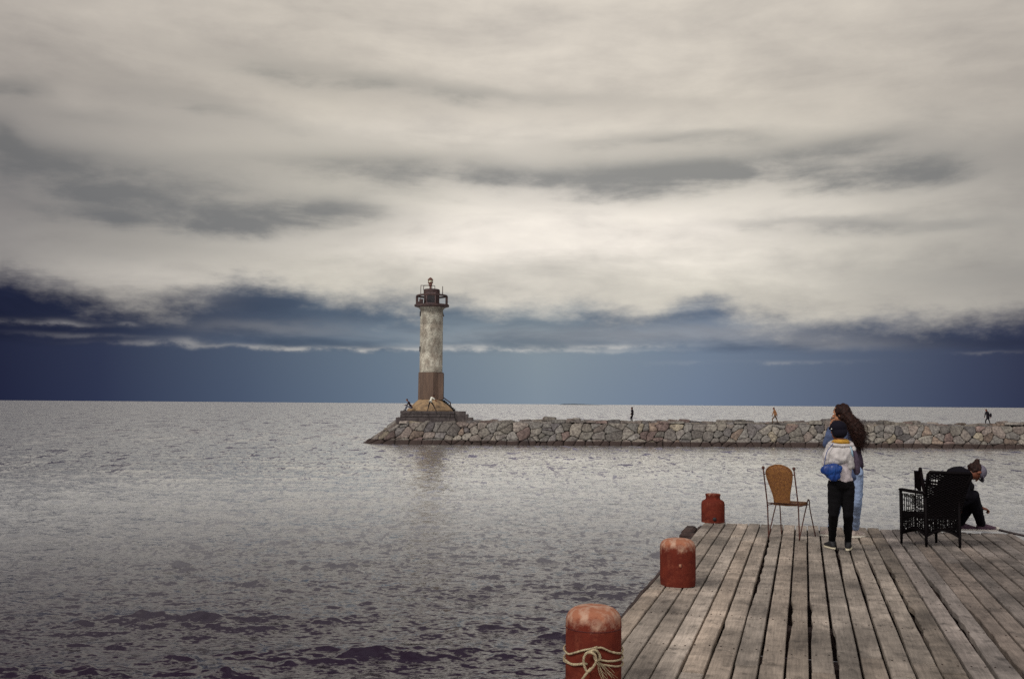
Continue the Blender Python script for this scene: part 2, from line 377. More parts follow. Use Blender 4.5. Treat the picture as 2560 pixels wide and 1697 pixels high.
# ------------------------------------------------------------------ water
def build_water():
    rr = [0.0, 2.0, 4.0, 5.0]
    r = 5.0
    while r < 45000:
        dr = min(max(0.035, r * r / 8000), r * 0.04 + .05); r += dr; rr.append(r)
    rr = np.array(rr); nr = len(rr)
    a_in = np.linspace(R(-36), R(36), 950)
    a_out = np.linspace(R(36), R(324), 110)[1:-1]
    aa = np.concatenate([a_in, a_out]); na = len(aa)
    Rg, Ag = np.meshgrid(rr, aa, indexing='ij')
    X = Rg * np.sin(Ag); Y = Rg * np.cos(Ag)
    dr = np.gradient(rr)[:, None] * np.ones((1, na))
    dl = Rg * np.where(np.arange(na) < 950, R(72) / 950, R(2.6))[None, :]
    Z = np.zeros_like(X); DX = np.zeros_like(X); DY = np.zeros_like(X)
    rs = np.random.RandomState(5)
    nw = 84
    for i in range(nw):
        lam = math.exp(math.log(0.22) + (math.log(5.0) - math.log(0.22)) * (i + rs.rand()) / nw)
        k = 2 * math.pi / lam
        spread = 0.85 if lam < 1.6 else 0.38
        th = R(-84) + rs.randn() * spread
        kx, ky = k * math.cos(th), k * math.sin(th)
        st = (0.034 if lam < 1.0 else 0.0135) * (0.7 + 0.6 * rs.rand())
        A = st / k
        # cell size along the wave's direction
        proj = np.abs(np.sin(Ag) * math.cos(th) + np.cos(Ag) * math.sin(th))
        cell = dr * proj + dl * np.sqrt(1 - np.minimum(proj, 1) ** 2)
        fade = np.clip((lam / np.maximum(cell, 1e-4) - 2.2) / 2.0, 0, 1)
        # gusts: the ripples come in patches
        g1 = 0.75 + 0.45 * np.sin(X * 0.11 + Y * 0.17 * (1 + .1 * rs.randn()) + rs.rand() * 6.28) * np.sin(Y * 0.07 - X * .05 + rs.rand() * 6.28)
        ph = kx * X + ky * Y + rs.rand() * 6.28
        s_, c_ = np.sin(ph), np.cos(ph)
        amp = A * fade * g1
        Z += amp * s_
        DX += -0.9 * amp * c_ * kx / k * -1; DY += -0.9 * amp * c_ * ky / k * -1
    # mostly gentle water with scattered steep little crests
    sg = Z[(Rg > 9) & (Rg < 22)].std(); Zn = Z / sg
    Z = sg * (0.76 * Zn + 0.66 * np.maximum(0, Zn - 0.6) ** 1.5)
    Z[0, :] = 0
    X = X + DX * .8; Y = Y + DY * .8
    co = np.stack([X, Y, Z], -1).reshape(-1, 3).astype(np.float32)
    i = np.arange(nr - 1)[:, None]; j = np.arange(na)[None, :]; j2 = (j + 1) % na
    q = np.stack([i * na + j + 0 * j2, i * na + j2, (i + 1) * na + j2, (i + 1) * na + j], -1).reshape(-1, 4)
    q = q[:, ::-1]
    me = bpy.data.meshes.new('water')
    me.vertices.add(len(co)); me.vertices.foreach_set('co', co.ravel())
    me.loops.add(q.size); me.loops.foreach_set('vertex_index', q.ravel().astype(np.int32))
    me.polygons.add(len(q)); me.polygons.foreach_set('loop_start', np.arange(0, q.size, 4, dtype=np.int32))
    me.polygons.foreach_set('use_smooth', np.ones(len(q), dtype=bool))
    me.update(calc_edges=True)
    m = bpy.data.materials.new('lake_water'); nt = ntree(m); N = nt.nodes; L = nt.links
    b = N['Principled BSDF']; b.inputs['Base Color'].default_value = (0.016, 0.009, 0.018, 1); b.inputs['IOR'].default_value = 1.46
    b.inputs['Specular IOR Level'].default_value = 0.5
    tc = N.new('ShaderNodeTexCoord')
    ln = N.new('ShaderNodeVectorMath'); ln.operation = 'LENGTH'; L.new(tc.outputs['Object'], ln.inputs[0])
    mr = N.new('ShaderNodeMapRange'); L.new(ln.outputs['Value'], mr.inputs['Value'])
    for k, v in zip(('From Min', 'From Max', 'To Min', 'To Max'), (10, 100, 0.10, 0.16)): mr.inputs[k].default_value = v
    L.new(mr.outputs[0], b.inputs['Roughness'])
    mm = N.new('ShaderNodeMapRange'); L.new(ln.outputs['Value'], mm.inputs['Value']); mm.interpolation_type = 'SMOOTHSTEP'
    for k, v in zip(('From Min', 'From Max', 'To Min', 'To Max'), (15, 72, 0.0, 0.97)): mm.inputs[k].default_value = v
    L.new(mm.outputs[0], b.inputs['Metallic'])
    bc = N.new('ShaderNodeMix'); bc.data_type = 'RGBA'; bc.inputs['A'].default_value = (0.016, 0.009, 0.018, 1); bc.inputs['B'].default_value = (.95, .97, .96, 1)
    L.new(mm.outputs[0], bc.inputs['Factor']); L.new(bc.outputs['Result'], b.inputs['Base Color'])  # far water paled and mirrored, its brightness put into the material
    acc = None
    for sc_, stx, ax_, ay_ in ((11.0, .6, .7, 1.0), (4.2, .45, .55, .85)):
        mp = N.new('ShaderNodeMapping'); mp.inputs['Scale'].default_value = (stx, 1, 1); mp.inputs['Rotation'].default_value = (0, 0, R(-8))
        L.new(tc.outputs['Object'], mp.inputs['Vector'])
        n = N.new('ShaderNodeTexNoise'); n.inputs['Scale'].default_value = sc_; n.inputs['Detail'].default_value = 3; n.inputs['Roughness'].default_value = 0.6
        L.new(mp.outputs[0], n.inputs['Vector'])
        sb = N.new('ShaderNodeVectorMath'); sb.operation = 'SUBTRACT'; L.new(n.outputs['Color'], sb.inputs[0]); sb.inputs[1].default_value = (.5, .5, .5)
        mu = N.new('ShaderNodeVectorMath'); mu.operation = 'MULTIPLY'; L.new(sb.outputs[0], mu.inputs[0]); mu.inputs[1].default_value = (ax_, ay_, 0)
        if acc is None: acc = mu.outputs[0]
        else:
            ad = N.new('ShaderNodeVectorMath'); ad.operation = 'ADD'; L.new(acc, ad.inputs[0]); L.new(mu.outputs[0], ad.inputs[1]); acc = ad.outputs[0]
    # choppier where the swell itself is too fine to be modelled
    m2 = N.new('ShaderNodeMapRange'); L.new(ln.outputs['Value'], m2.inputs['Value'])
    for k, v in zip(('From Min', 'From Max', 'To Min', 'To Max'), (14, 70, 1.25, 0.55)): m2.inputs[k].default_value = v
    sc2 = N.new('ShaderNodeVectorMath'); sc2.operation = 'SCALE'; L.new(acc, sc2.inputs[0]); L.new(m2.outputs[0], sc2.inputs['Scale'])
    ge = N.new('ShaderNodeNewGeometry'); ad = N.new('ShaderNodeVectorMath'); ad.operation = 'ADD'; L.new(ge.outputs['Normal'], ad.inputs[0]); L.new(sc2.outputs[0], ad.inputs[1])
    # scattered steep wavelets further out, seen as short dark dashes
    for sx_, sy_, lo_, hi_, off_, amp_ in ((2.8, 1.0, .56, .63, 3.0, -.50), (.75, .24, .565, .63, 40.0, -.42), (.28, .07, .55, .62, 90.0, -.34)):
        q = N.new('ShaderNodeMapping'); q.inputs['Scale'].default_value = (sx_, sy_, 1); q.inputs['Location'].default_value = (off_, off_, 0); q.inputs['Rotation'].default_value = (0, 0, R(-5)); L.new(tc.outputs['Object'], q.inputs['Vector'])
        n = N.new('ShaderNodeTexNoise'); n.inputs['Scale'].default_value = 1.0; n.inputs['Detail'].default_value = 3; n.inputs['Roughness'].default_value = .65; L.new(q.outputs[0], n.inputs['Vector'])
        w_ = N.new('ShaderNodeMapRange'); L.new(n.outputs['Fac'], w_.inputs['Value'])
        for k, v in zip(('From Min', 'From Max', 'To Min', 'To Max'), (lo_, hi_, 0, amp_)): w_.inputs[k].default_value = v
        d_ = N.new('ShaderNodeMapRange'); L.new(ln.outputs['Value'], d_.inputs['Value'])
        for k, v in zip(('From Min', 'From Max', 'To Min', 'To Max'), ((19, 34, 0, 1) if sx_ > 1 else (42, 80, 0, 1) if sx_ > .3 else (90, 180, 0, 1))): d_.inputs[k].default_value = v
        pr = N.new('ShaderNodeMath'); pr.operation = 'MULTIPLY'; L.new(w_.outputs[0], pr.inputs[0]); L.new(d_.outputs[0], pr.inputs[1])
        cc = N.new('ShaderNodeCombineXYZ'); L.new(pr.outputs[0], cc.inputs[1])
        a3 = N.new('ShaderNodeVectorMath'); a3.operation = 'ADD'; L.new(ad.outputs[0], a3.inputs[0]); L.new(cc.outputs[0], a3.inputs[1]); ad = a3
    # added lean of the normals towards the harbour so open water reflects brighter sky
    m3 = N.new('ShaderNodeMapRange'); L.new(ln.outputs['Value'], m3.inputs['Value'])
    for k, v in zip(('From Min', 'From Max', 'To Min', 'To Max'), (18, 120, 0.0, -0.05)): m3.inputs[k].default_value = v
    cb = N.new('ShaderNodeCombineXYZ'); L.new(m3.outputs[0], cb.inputs[1])
    a2 = N.new('ShaderNodeVectorMath'); a2.operation = 'ADD'; L.new(ad.outputs[0], a2.inputs[0]); L.new(cb.outputs[0], a2.inputs[1]); ad = a2
    nn = N.new('ShaderNodeVectorMath'); nn.operation = 'NORMALIZE'; L.new(ad.outputs[0], nn.inputs[0]); L.new(nn.outputs[0], b.inputs['Normal'])
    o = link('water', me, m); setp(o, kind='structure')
build_water()

# far low islet on the horizon
mb = MB()
pa, pb = at(1396, 1008, 9000), at(1520, 1009, 9000)
n = 60; rows = []
for i in range(n + 1):
    t_ = i / n; h_ = 9.5 * sm(0, .12, t_) * (1 - sm(.30, 1.0, t_)) * (0.8 + .4 * random.random()) + .4
    x = lerp(pa.x, pb.x, t_); rows.append([(x, 8850, -2), (x, 8930, h_ * .7), (x, 9000, h_), (x, 9150, -2)])
vs = [p for r_ in rows for p in r_]
fs = [(i * 4 + k, i * 4 + 4 + k, i * 4 + 5 + k, i * 4 + 1 + k) for i in range(n) for k in range(3)]
mb.add(vs, fs)
isl = mb.build('island', mat('far_islet', (0.06, 0.085, 0.11), (0.08, 0.10, 0.12), .02), smooth=True); setp(isl, kind='structure')  # blue-grey colour carries the distance haze

# ------------------------------------------------------------------ breakwater
def clip(poly, ax, ay, nx, ny):
    out = []
    for i in range(len(poly)):
        p, q = poly[i - 1], poly[i]
        dp = (p[0] - ax) * nx + (p[1] - ay) * ny; dq = (q[0] - ax) * nx + (q[1] - ay) * ny
        if dp <= 0: out.append(p)
        if (dp < 0 < dq) or (dq < 0 < dp):
            t_ = dp / (dp - dq); out.append((p[0] + (q[0] - p[0]) * t_, p[1] + (q[1] - p[1]) * t_))
    return out
def voronoi(seeds, x0, x1, y0, y1, reach=3.2):
    cells = []
    for i, (x, y) in enumerate(seeds):
        poly = [(x0, y0), (x1, y0), (x1, y1), (x0, y1)]
        poly = [(max(x - reach, x0), y0), (min(x + reach, x1), y0), (min(x + reach, x1), y1), (max(x - reach, x0), y1)]
        for j, (a, b) in enumerate(seeds):
            if i == j or abs(a - x) > reach or abs(b - y) > reach: continue
            poly = clip(poly, (x + a) / 2, (y + b) / 2, a - x, b - y)
            if len(poly) < 3: break
        if len(poly) >= 3: cells.append(((x, y), poly))
    return cells
WL = [(-8.5, 113.2), (-12.9, 110.0), (-15.6, 105.6), (-14.9, 103.2), (-11.3, 102.45), (96, 102.3)]
TL = [(-8.5, 110.0), (-11.1, 108.6), (-12.1, 105.6), (-11.7, 103.9), (-10.4, 103.25), (96, 103.1)]
TOPZ = 2.26
seg = [0]
for i in range(1, len(TL)): seg.append(seg[-1] + math.hypot((WL[i][0] + TL[i][0] - WL[i - 1][0] - TL[i - 1][0]) / 2, (WL[i][1] + TL[i][1] - WL[i - 1][1] - TL[i - 1][1]) / 2))
def face_pt(s_, t_):
    s_ = min(max(s_, 0), seg[-1] - 1e-6)
    for i in range(len(seg) - 1):
        if s_ <= seg[i + 1]: break
    k = (s_ - seg[i]) / (seg[i + 1] - seg[i])
    w = Vector((*(Vector(WL[i]).lerp(Vector(WL[i + 1]), k)), -0.25)); tt = Vector((*(Vector(TL[i]).lerp(Vector(TL[i + 1]), k)), TOPZ))
    return w.lerp(tt, t_)
PAL = [(.42, .39, .35), (.36, .33, .31), (.46, .42, .37), (.30, .28, .28), (.39, .33, .30), (.34, .25, .23), (.43, .33, .27), (.52, .46, .36), (.25, .23, .24), (.40, .38, .36), (.50, .44, .40)]
PW = [5, 5, 4, 3, 3, 2, 1.5, 1, 1.2, 5, 2]
def wob(x, y): return x + .16 * mnoise.noise(Vector((x * 1.7, y * 1.7, 4.0))) + .05 * mnoise.noise(Vector((x * 5, y * 5, 9.0))), y + .12 * mnoise.noise(Vector((x * 1.7, y * 1.7, 14.0))) + .04 * mnoise.noise(Vector((x * 5, y * 5, 19.0)))
def stone(mb, c, poly, P, nrm, gap=.016, hgt=.12, rnd=.35, col=None):
    cx = sum(p[0] for p in poly) / len(poly); cy = sum(p[1] for p in poly) / len(poly)
    # split long edges and round corners
    pts = []
    for i in range(len(poly)):
        a, b = poly[i - 1], poly[i]; L_ = math.hypot(b[0] - a[0], b[1] - a[1])
        if L_ < .05: continue
        r_ = min(.13, L_ * .3)
        pts.append((a[0] + (b[0] - a[0]) * r_ / L_, a[1] + (b[1] - a[1]) * r_ / L_))
        ne = int(L_ / .22)
        for q_ in range(1, ne): pts.append((a[0] + (b[0] - a[0]) * q_ / ne, a[1] + (b[1] - a[1]) * q_ / ne))
        pts.append((b[0] - (b[0] - a[0]) * r_ / L_, b[1] - (b[1] - a[1]) * r_ / L_))
    if len(pts) < 4: return
    size = math.sqrt(sum((p[0] - cx) ** 2 + (p[1] - cy) ** 2 for p in pts) / len(pts))
    n = len(pts); vs = []
    tx, ty = random.uniform(-.10, .10), random.uniform(-.10, .10)
    hh = hgt * random.choice((random.uniform(.4, 1.2), random.uniform(.8, 2.0)))
    for ins, off in ((gap * .5, -.07), (gap, hh * .30), (gap + .035, hh * .75), (gap + .13, hh)):
        for p in pts:
            dx, dy = p[0] - cx, p[1] - cy; d = math.hypot(dx, dy) + 1e-6; k = max(.12, 1 - ins / d)
            x, y = cx + dx * k, cy + dy * k
            o_ = off + ((x - cx) * tx + (y - cy) * ty if off > 0 else 0) + (random.uniform(-.018, .018) if off > 0 else 0)
            wx, wy = wob(x, y); vs.append(P(wx, wy) + nrm(x, y) * o_)
    vs.append(P(cx, cy) + nrm(cx, cy) * (hh * 1.05 + random.uniform(-.02, .03)))
    fs = []
    for r_ in range(3):
        for i in range(n):
            j = (i + 1) % n; fs.append((r_ * n + i, r_ * n + j, r_ * n + n + j, r_ * n + n + i))
    for i in range(n): fs.append((3 * n + i, 3 * n + (i + 1) % n, 4 * n))
    if col is None:
        b = random.choices(PAL, PW)[0]; k = random.uniform(.25, .50); col = tuple(c_ * k for c_ in b)
    mb.add(vs, fs, col)

bw = thing('breakwater', (20, 105, 0), 'long low breakwater of fitted granite boulders running from the lighthouse to the right', 'breakwater')
def stone_mat():
    m = mat('granite_rubble', (1.15, 1.12, 1.06), (.55, .51, .50), 4.5, .85, bump=.9, bscale=6, lo=.38, hi=.62, detail=12, attr=True, bdist=.06)
    nt = m.node_tree; N = nt.nodes; L = nt.links; b = N['Principled BSDF']
    src = b.inputs['Base Color'].links[0].from_socket
    ge = N.new('ShaderNodeNewGeometry'); sp = N.new('ShaderNodeSeparateXYZ'); L.new(ge.outputs['Position'], sp.inputs[0])
    nn = N.new('ShaderNodeTexNoise'); nn.inputs['Scale'].default_value = .7; L.new(ge.outputs['Position'], nn.inputs['Vector'])
    ad = N.new('ShaderNodeMath'); ad.operation = 'MULTIPLY_ADD'; ad.inputs[1].default_value = .25; L.new(nn.outputs['Fac'], ad.inputs[0]); L.new(sp.outputs[2], ad.inputs[2])
    mr = N.new('ShaderNodeMapRange'); mr.inputs['From Min'].default_value = .52; mr.inputs['From Max'].default_value = .66; L.new(ad.outputs[0], mr.inputs['Value'])
    mx = N.new('ShaderNodeMix'); mx.data_type = 'RGBA'; mx.inputs['A'].default_value = (.028, .016, .013, 1)   # wet weed band
    L.new(mr.outputs[0], mx.inputs['Factor']); L.new(src, mx.inputs['B'])
    # large weather stains
    n3 = N.new('ShaderNodeTexNoise'); n3.inputs['Scale'].default_value = .45; n3.inputs['Detail'].default_value = 5; L.new(ge.outputs['Position'], n3.inputs['Vector'])
    m3 = N.new('ShaderNodeMapRange'); m3.inputs['From Min'].default_value = .52; m3.inputs['From Max'].default_value = .66; m3.inputs['To Max'].default_value = .5; L.new(n3.outputs['Fac'], m3.inputs['Value'])
    mm = N.new('ShaderNodeMix'); mm.data_type = 'RGBA'; mm.blend_type = 'MULTIPLY'; mm.inputs['B'].default_value = (.42, .36, .36, 1)
    L.new(m3.outputs[0], mm.inputs['Factor']); L.new(mx.outputs['Result'], mm.inputs['A']); L.new(mm.outputs['Result'], b.inputs['Base Color'])
    return m
M_STONE = stone_mat()
M_CORE = mat('breakwater_core', (.05, .042, .04), (.09, .08, .07), 3, .9, bump=.5)
def fn(s_, t_):
    a = face_pt(s_ - .05, .5); b = face_pt(s_ + .05, .5); d = (b - a).normalized()
    e = (face_pt(s_, 1) - face_pt(s_, 0)).normalized(); n_ = d.cross(e)
    return n_.normalized()
seeds = []
s0 = 0; HH = 2.7
x = 0.3
while x < seg[-1]:
    big = 1.35 if x < 14 else 1.0
    st = random.uniform(.60, 1.15) * big
    rows_ = random.choice((2, 3, 3, 4))
    for k in range(rows_):
        seeds.append((x + random.uniform(-.5, .5), (k + .5 + random.uniform(-.42, .42)) * HH / rows_))
    x += st
mb = MB()
for c, poly in voronoi(seeds, 0, seg[-1], 0, HH):
    stone(mb, c, poly, lambda a, b: face_pt(a, b / HH), lambda a, b: fn(a, b / HH))
mb.build('stone_facing', M_STONE, bw, smooth='auto')
# top paving of rough boulders
seeds = []; x = -12
while x < 95:
    for k in range(6): seeds.append((x + random.uniform(-.4, .4), 103.2 + (k + .5 + random.uniform(-.3, .3)) * 1.04))
    x += random.uniform(.9, 1.3)
mb = MB()
for c, poly in voronoi(seeds, -12.0, 95, 103.15, 109.6):
    if c[0] < -11 and (c[1] > 108.2 or c[1] < 104.0): continue
    hz = .34 * mnoise.noise(Vector((c[0] * .16, c[1] * .3, 0))) + .26 * random.random() ** 2.5
    if c[0] < -1: hz = .05 * random.random()
    stone(mb, c, poly, lambda a, b: Vector((a, b, TOPZ - .10 + hz)), lambda a, b: Vector((0, 0, 1)), hgt=.15)
mb.build('paving', M_STONE, bw, smooth='auto')
mb = MB()
outl = [(WL[i], TL[i]) for i in range(len(WL))] + [((96, 112.6), (96, 110.0))]
n = len(outl)
vs = [(w[0] * 1 + .0, w[1] + .12, -1.5) for w, t_ in outl] + [(t_[0] + (.1 if i < 3 else 0), t_[1] + .12, TOPZ - .12) for i, (w, t_) in enumerate(outl)]
mb.add(vs, [tuple(range(n, 2 * n))] + [(i, (i + 1) % n, n + (i + 1) % n, n + i) for i in range(n)])
mb.build('rubble_core', M_CORE, bw)

# ------------------------------------------------------------------ lighthouse
LY = 106.8
LC = at(1076, 1040, LY); LX = LC.x
LK = LY / F
def lz(py, Y=LY): return at(1076, py, Y).z
lh = thing('lighthouse', (LX, LY, TOPZ), 'weathered concrete lighthouse tower with brown lower section and dark lantern gallery', 'lighthouse')
M_TOWER = mat('flaked_whitewash', (.45, .42, .35), (.24, .205, .165), 1.6, .9, bump=.4, bscale=10, lo=.40, hi=.62, detail=10, stretch=(1, 1, .6))
def add_bands(m):
    nt = m.node_tree; N = nt.nodes; L = nt.links; b = N['Principled BSDF']; src = b.inputs['Base Color'].links[0].from_socket
    tc = N.new('ShaderNodeTexCoord'); n = N.new('ShaderNodeTexNoise'); n.inputs['Scale'].default_value = 7; n.inputs['Detail'].default_value = 8; n.inputs['Roughness'].default_value = .75
    L.new(tc.outputs['Object'], n.inputs['Vector'])
    mr = N.new('ShaderNodeMapRange'); mr.inputs['From Min'].default_value = .38; mr.inputs['From Max'].default_value = .6; mr.inputs['To Min'].default_value = .55; mr.inputs['To Max'].default_value = 1.25; L.new(n.outputs['Fac'], mr.inputs['Value'])
    mm = N.new('ShaderNodeVectorMath'); mm.operation = 'SCALE'; L.new(src, mm.inputs[0]); L.new(mr.outputs[0], mm.inputs['Scale'])
    sp = N.new('ShaderNodeSeparateXYZ'); L.new(tc.outputs['Object'], sp.inputs[0])
    cr = N.new('ShaderNodeValToRGB'); cr.color_ramp.interpolation = 'LINEAR'
    m2 = N.new('ShaderNodeMapRange'); m2.inputs['From Min'].default_value = 5.0; m2.inputs['From Max'].default_value = 12.0; L.new(sp.outputs[2], m2.inputs['Value'])
    pts = [(0, .62), (.03, .8), (.12, 1.15), (.3, 1.15), (.34, .85), (.5, .88), (.68, .95), (.72, 1.15), (.76, 1.1), (.775, .78), (.93, .85), (.96, .62), (1.0, .55)]
    while len(cr.color_ramp.elements) < len(pts): cr.color_ramp.elements.new(.5)
    for e, (p, v) in zip(cr.color_ramp.elements, pts): e.position = p; e.color = (v * .8, v * .8, v * .8, 1)
    L.new(m2.outputs[0], cr.inputs[0])
    m3 = N.new('ShaderNodeMix'); m3.data_type = 'RGBA'; m3.blend_type = 'MULTIPLY'; m3.inputs['Factor'].default_value = 1
    L.new(mm.outputs[0], m3.inputs['A']); L.new(cr.outputs[0], m3.inputs['B']); L.new(m3.outputs['Result'], b.inputs['Base Color'])
add_bands(M_TOWER)
M_BROWN = mat('brown_cladding', (.10, .062, .043), (.065, .040, .030), 3, .85, bump=.3, bscale=14, stretch=(1, 1, .15))
M_OCHRE = mat('ochre_render', (.28, .185, .10), (.13, .088, .055), 2.2, .9, bump=.5, bscale=9, detail=9, lo=.38, hi=.66)
M_DKST = mat('dark_granite', (.52, .46, .46), (.24, .19, .20), 2.0, .85, bump=.6, bscale=5, attr=True, bdist=.05)
M_RUST = mat('rusty_dark_metal', (.028, .016, .017), (.055, .028, .024), 3, .75, bump=.2, metallic=.1)
M_DARK = mat('dark_opening', (.012, .010, .012), rough=.6)
M_GLASS = mat('lamp_glass', (.42, .40, .30), (.3, .28, .2), 8, .15, spec=.8)
zb, zf, zs, zp = lz(1027, 103.7), lz(998.5, 105), lz(931), lz(769)
# plinth tiers of granite blocks
def courses(mb, x0, x1, y0, y1, z0, z1, nc, bl, tone=1.0):
    hh = (z1 - z0) / nc
    for c_ in range(nc):
        z = z0 + hh * (c_ + .5)
        def runx(y, sgn):
            x = x0 - random.uniform(0, .2)
            while x < x1 - .01:
                w = min(bl * random.uniform(.75, 1.3), x1 - x)
                if x1 - (x + w) < .35: w = x1 - x
                xa = max(x, x0); k = tone * random.uniform(.7, 1.15)
                mb.bevbox(((xa + x + w) / 2, y + sgn * (-.28 + random.uniform(-.02, .02)), z), (x + w - xa - .02, .56, hh - .02), .03, col=(.155 * k, .14 * k, .135 * k))
                x += w
        def runy(x, sgn):
            y = y0 + .58
            while y < y1 - .58:
                w = min(bl * random.uniform(.75, 1.3), y1 - .58 - y)
                if w < .1: break
                k = tone * random.uniform(.7, 1.15)
                mb.bevbox((x + sgn * (-.28 + random.uniform(-.02, .02)), y + w / 2, z), (.56, w - .02, hh - .02), .03, col=(.19 * k, .175 * k, .165 * k))
                y += w
        runx(y0 + .0, -1); runx(y1, 1); runy(x0, -1); runy(x1, 1)
    mb.box(((x0 + x1) / 2, (y0 + y1) / 2, (z0 + z1) / 2 - .02), (x1 - x0 - .7, y1 - y0 - .7, z1 - z0 - .05), col=(.2, .185, .17))
def X1(px, Y=103.7): return at(px, 1040, Y).x
pz0, pz1, pz2 = TOPZ - .15, lz(1043.5, 103.6), lz(1027, 103.7)
mb = MB()
courses(mb, X1(990), X1(1138), 103.45, 109.7, pz0, pz1, 1, 1.15, .95)
courses(mb, X1(1000), X1(1136), 103.75, 109.5, pz1, pz2, 2, 1.3, .75)
mb.build('plinth', M_DKST, lh)
mb = MB()
for xa, xb, ya, yb, z in ((1136, 1161.5, 104.0, 106.6, pz2 - .02), (1161.5, 1168.5, 104.0, 106.6, lz(1035, 104)), (1168.5, 1181, 104.0, 106.6, lz(1043, 104))):
    xa, xb = X1(xa, 104), X1(xb, 104)
    mb.bevbox(((xa + xb) / 2 + .02, (ya + yb) / 2, (z + pz0) / 2), (xb - xa - .01, yb - ya, z - pz0), .03, col=(.16, .15, .14))
mb.build('stair_block', M_DKST, lh)
mb = MB()
mb.lathe((LX, LY, 0), [(2.62, zb - .05), (2.60, zb + .12), (1.36, zf)], 8, R(22.5))
mb.build('flared_base', M_OCHRE, lh)
mb = MB()
mb.lathe((LX + .02, LY, 0), [(1.385, zf), (1.365, zs)], 8, R(14))
mb.box((LX + 1.05, LY - .2, (zf + zs) / 2 - .05), (.64, 1.5, zs - zf - .12))
mb.build('lower_section', M_BROWN, lh)
mb = MB(); rt = 28.6 * LK
mb.lathe((LX, LY, 0), [(rt, zs)] + [(rt, lerp(zs, zp, k / 12)) for k in range(1, 12)] + [(rt, zp - .25), (rt + .12, zp - .12), (rt + .2, zp)], 48)
tw = mb.build('tower_shaft', M_TOWER, lh, smooth='auto')
for py0, py1 in ((779.5, 791), (867, 879)):
    mb = MB(); a = R(180 + 18)
    for k, (dd, ww, hh, mm) in enumerate(((.03, .42, .52, 0),)):
        cc = Vector((LX + math.cos(a) * rt, LY + math.sin(a) * rt, (lz(py0) + lz(py1)) / 2)); ax = (Vector((math.cos(a), math.sin(a), 0)), Vector((-math.sin(a), math.cos(a), 0)), Vector((0, 0, 1)))
        mb.box(cc, (.10, .34, lz(py0) - lz(py1)), ax)
    mb.build('window', M_DARK, lh)
gz = lz(766)
mb = MB()
mb.lathe((LX, LY, 0), [(rt + .15, zp - .03), (43.2 * LK, zp + .10), (43.6 * LK, zp + .16), (43.6 * LK, gz + .14), (43 * LK, gz + .18)], 40)
mb.build('gallery_floor', M_RUST, lh)
rp = 37 * LK; rz = lz(740)
for i in (0, 2, 4, 6):
    if i == 6: continue
    a = R(i * 45 + 3); mb = MB()
    mb.box((LX + math.cos(a) * rp, LY + math.sin(a) * rp, (gz + rz) / 2 + .05), (.26 if i in (0, 4) else .13, .2, rz - gz - .1), (Vector((math.cos(a), math.sin(a), 0)), Vector((-math.sin(a), math.cos(a), 0)), Vector((0, 0, 1))))
    mb.build('railing_post', M_RUST, lh)
mb = MB()
mb.tube([(LX + math.cos(R(k * 10)) * rp, LY + math.sin(R(k * 10)) * rp, rz) for k in range(36)], .10, 8, closed=True)
mb.build('handrail', M_RUST, lh, smooth=True)
# lantern room
rl = 20.3 * LK; lt_ = lz(724.5)
mb = MB()
mb.lathe((LX - .02, LY, 0), [(rl, gz + .1), (rl, gz + .4), (rl * .97, gz + .42), (rl * .97, lt_ - .55), (rl * 1.02, lt_ - .5), (rl * 1.02, lt_ - .02), (rl * .9, lt_ + .05)], 12, R(15))
lr = mb.build('lantern_room', M_RUST, lh)
mb = MB(); mb.box((LX - .03, LY - rl * .965, (gz + lt_) / 2 - .12), (.80, .10, 1.0)); mb.build('door_opening', M_DARK, lh)
mb = MB()
for sx in (-.47, .43): mb.box((LX + sx, LY - rl * .97 - .03, (gz + lt_) / 2 - .1), (.09, .12, 1.1))
mb.box((LX - .02, LY - rl * .97 - .03, (gz + lt_) / 2 + .48), (1.0, .12, .09)); mb.box((LX - .02, LY - rl - .02, gz + .30), (1.0, .12, .08))
mb.build('door_frame', mat('door_frame_metal', (.10, .065, .065), rough=.7), lh)
mb = MB(); mb.box((at(1054, 760, LY).x, LY - .5, gz + .42), (.38, .5, .62)); mb.box((at(1049, 760, LY).x - .12, LY - .5, gz + .28), (.4, .4, .34)); mb.build('equipment_box', M_RUST, lh)
# roof hoops
mb = MB(); h1 = lz(714)
for (xa, xb, yy, zt) in ((1052.2, 1079.5, LY - .5, lz(715.2)), (1059, 1087, LY + .35, lz(713.2))):
    x0, x1 = at(xa, 720, yy).x, at(xb, 720, yy).x; z0 = lt_ - (1.4 if xa < 1055 else 0)
    mb.tube(catmull([(x0, yy, z0), (x0, yy, zt - .12), (x0 + .12, yy, zt), (x1 - .12, yy, zt), (x1, yy, zt - .12), (x1, yy, lt_)], 3), .032, 6)
mb.build('roof_rail', M_RUST, lh, smooth=True)
mb = MB(); ax_ = at(1106.6, 720, LY - .6).x; mb.tube([(ax_, LY - .6, rz), (ax_, LY - .6, lz(717))], [.05, .035], 6); mb.build('antenna', M_RUST, lh)
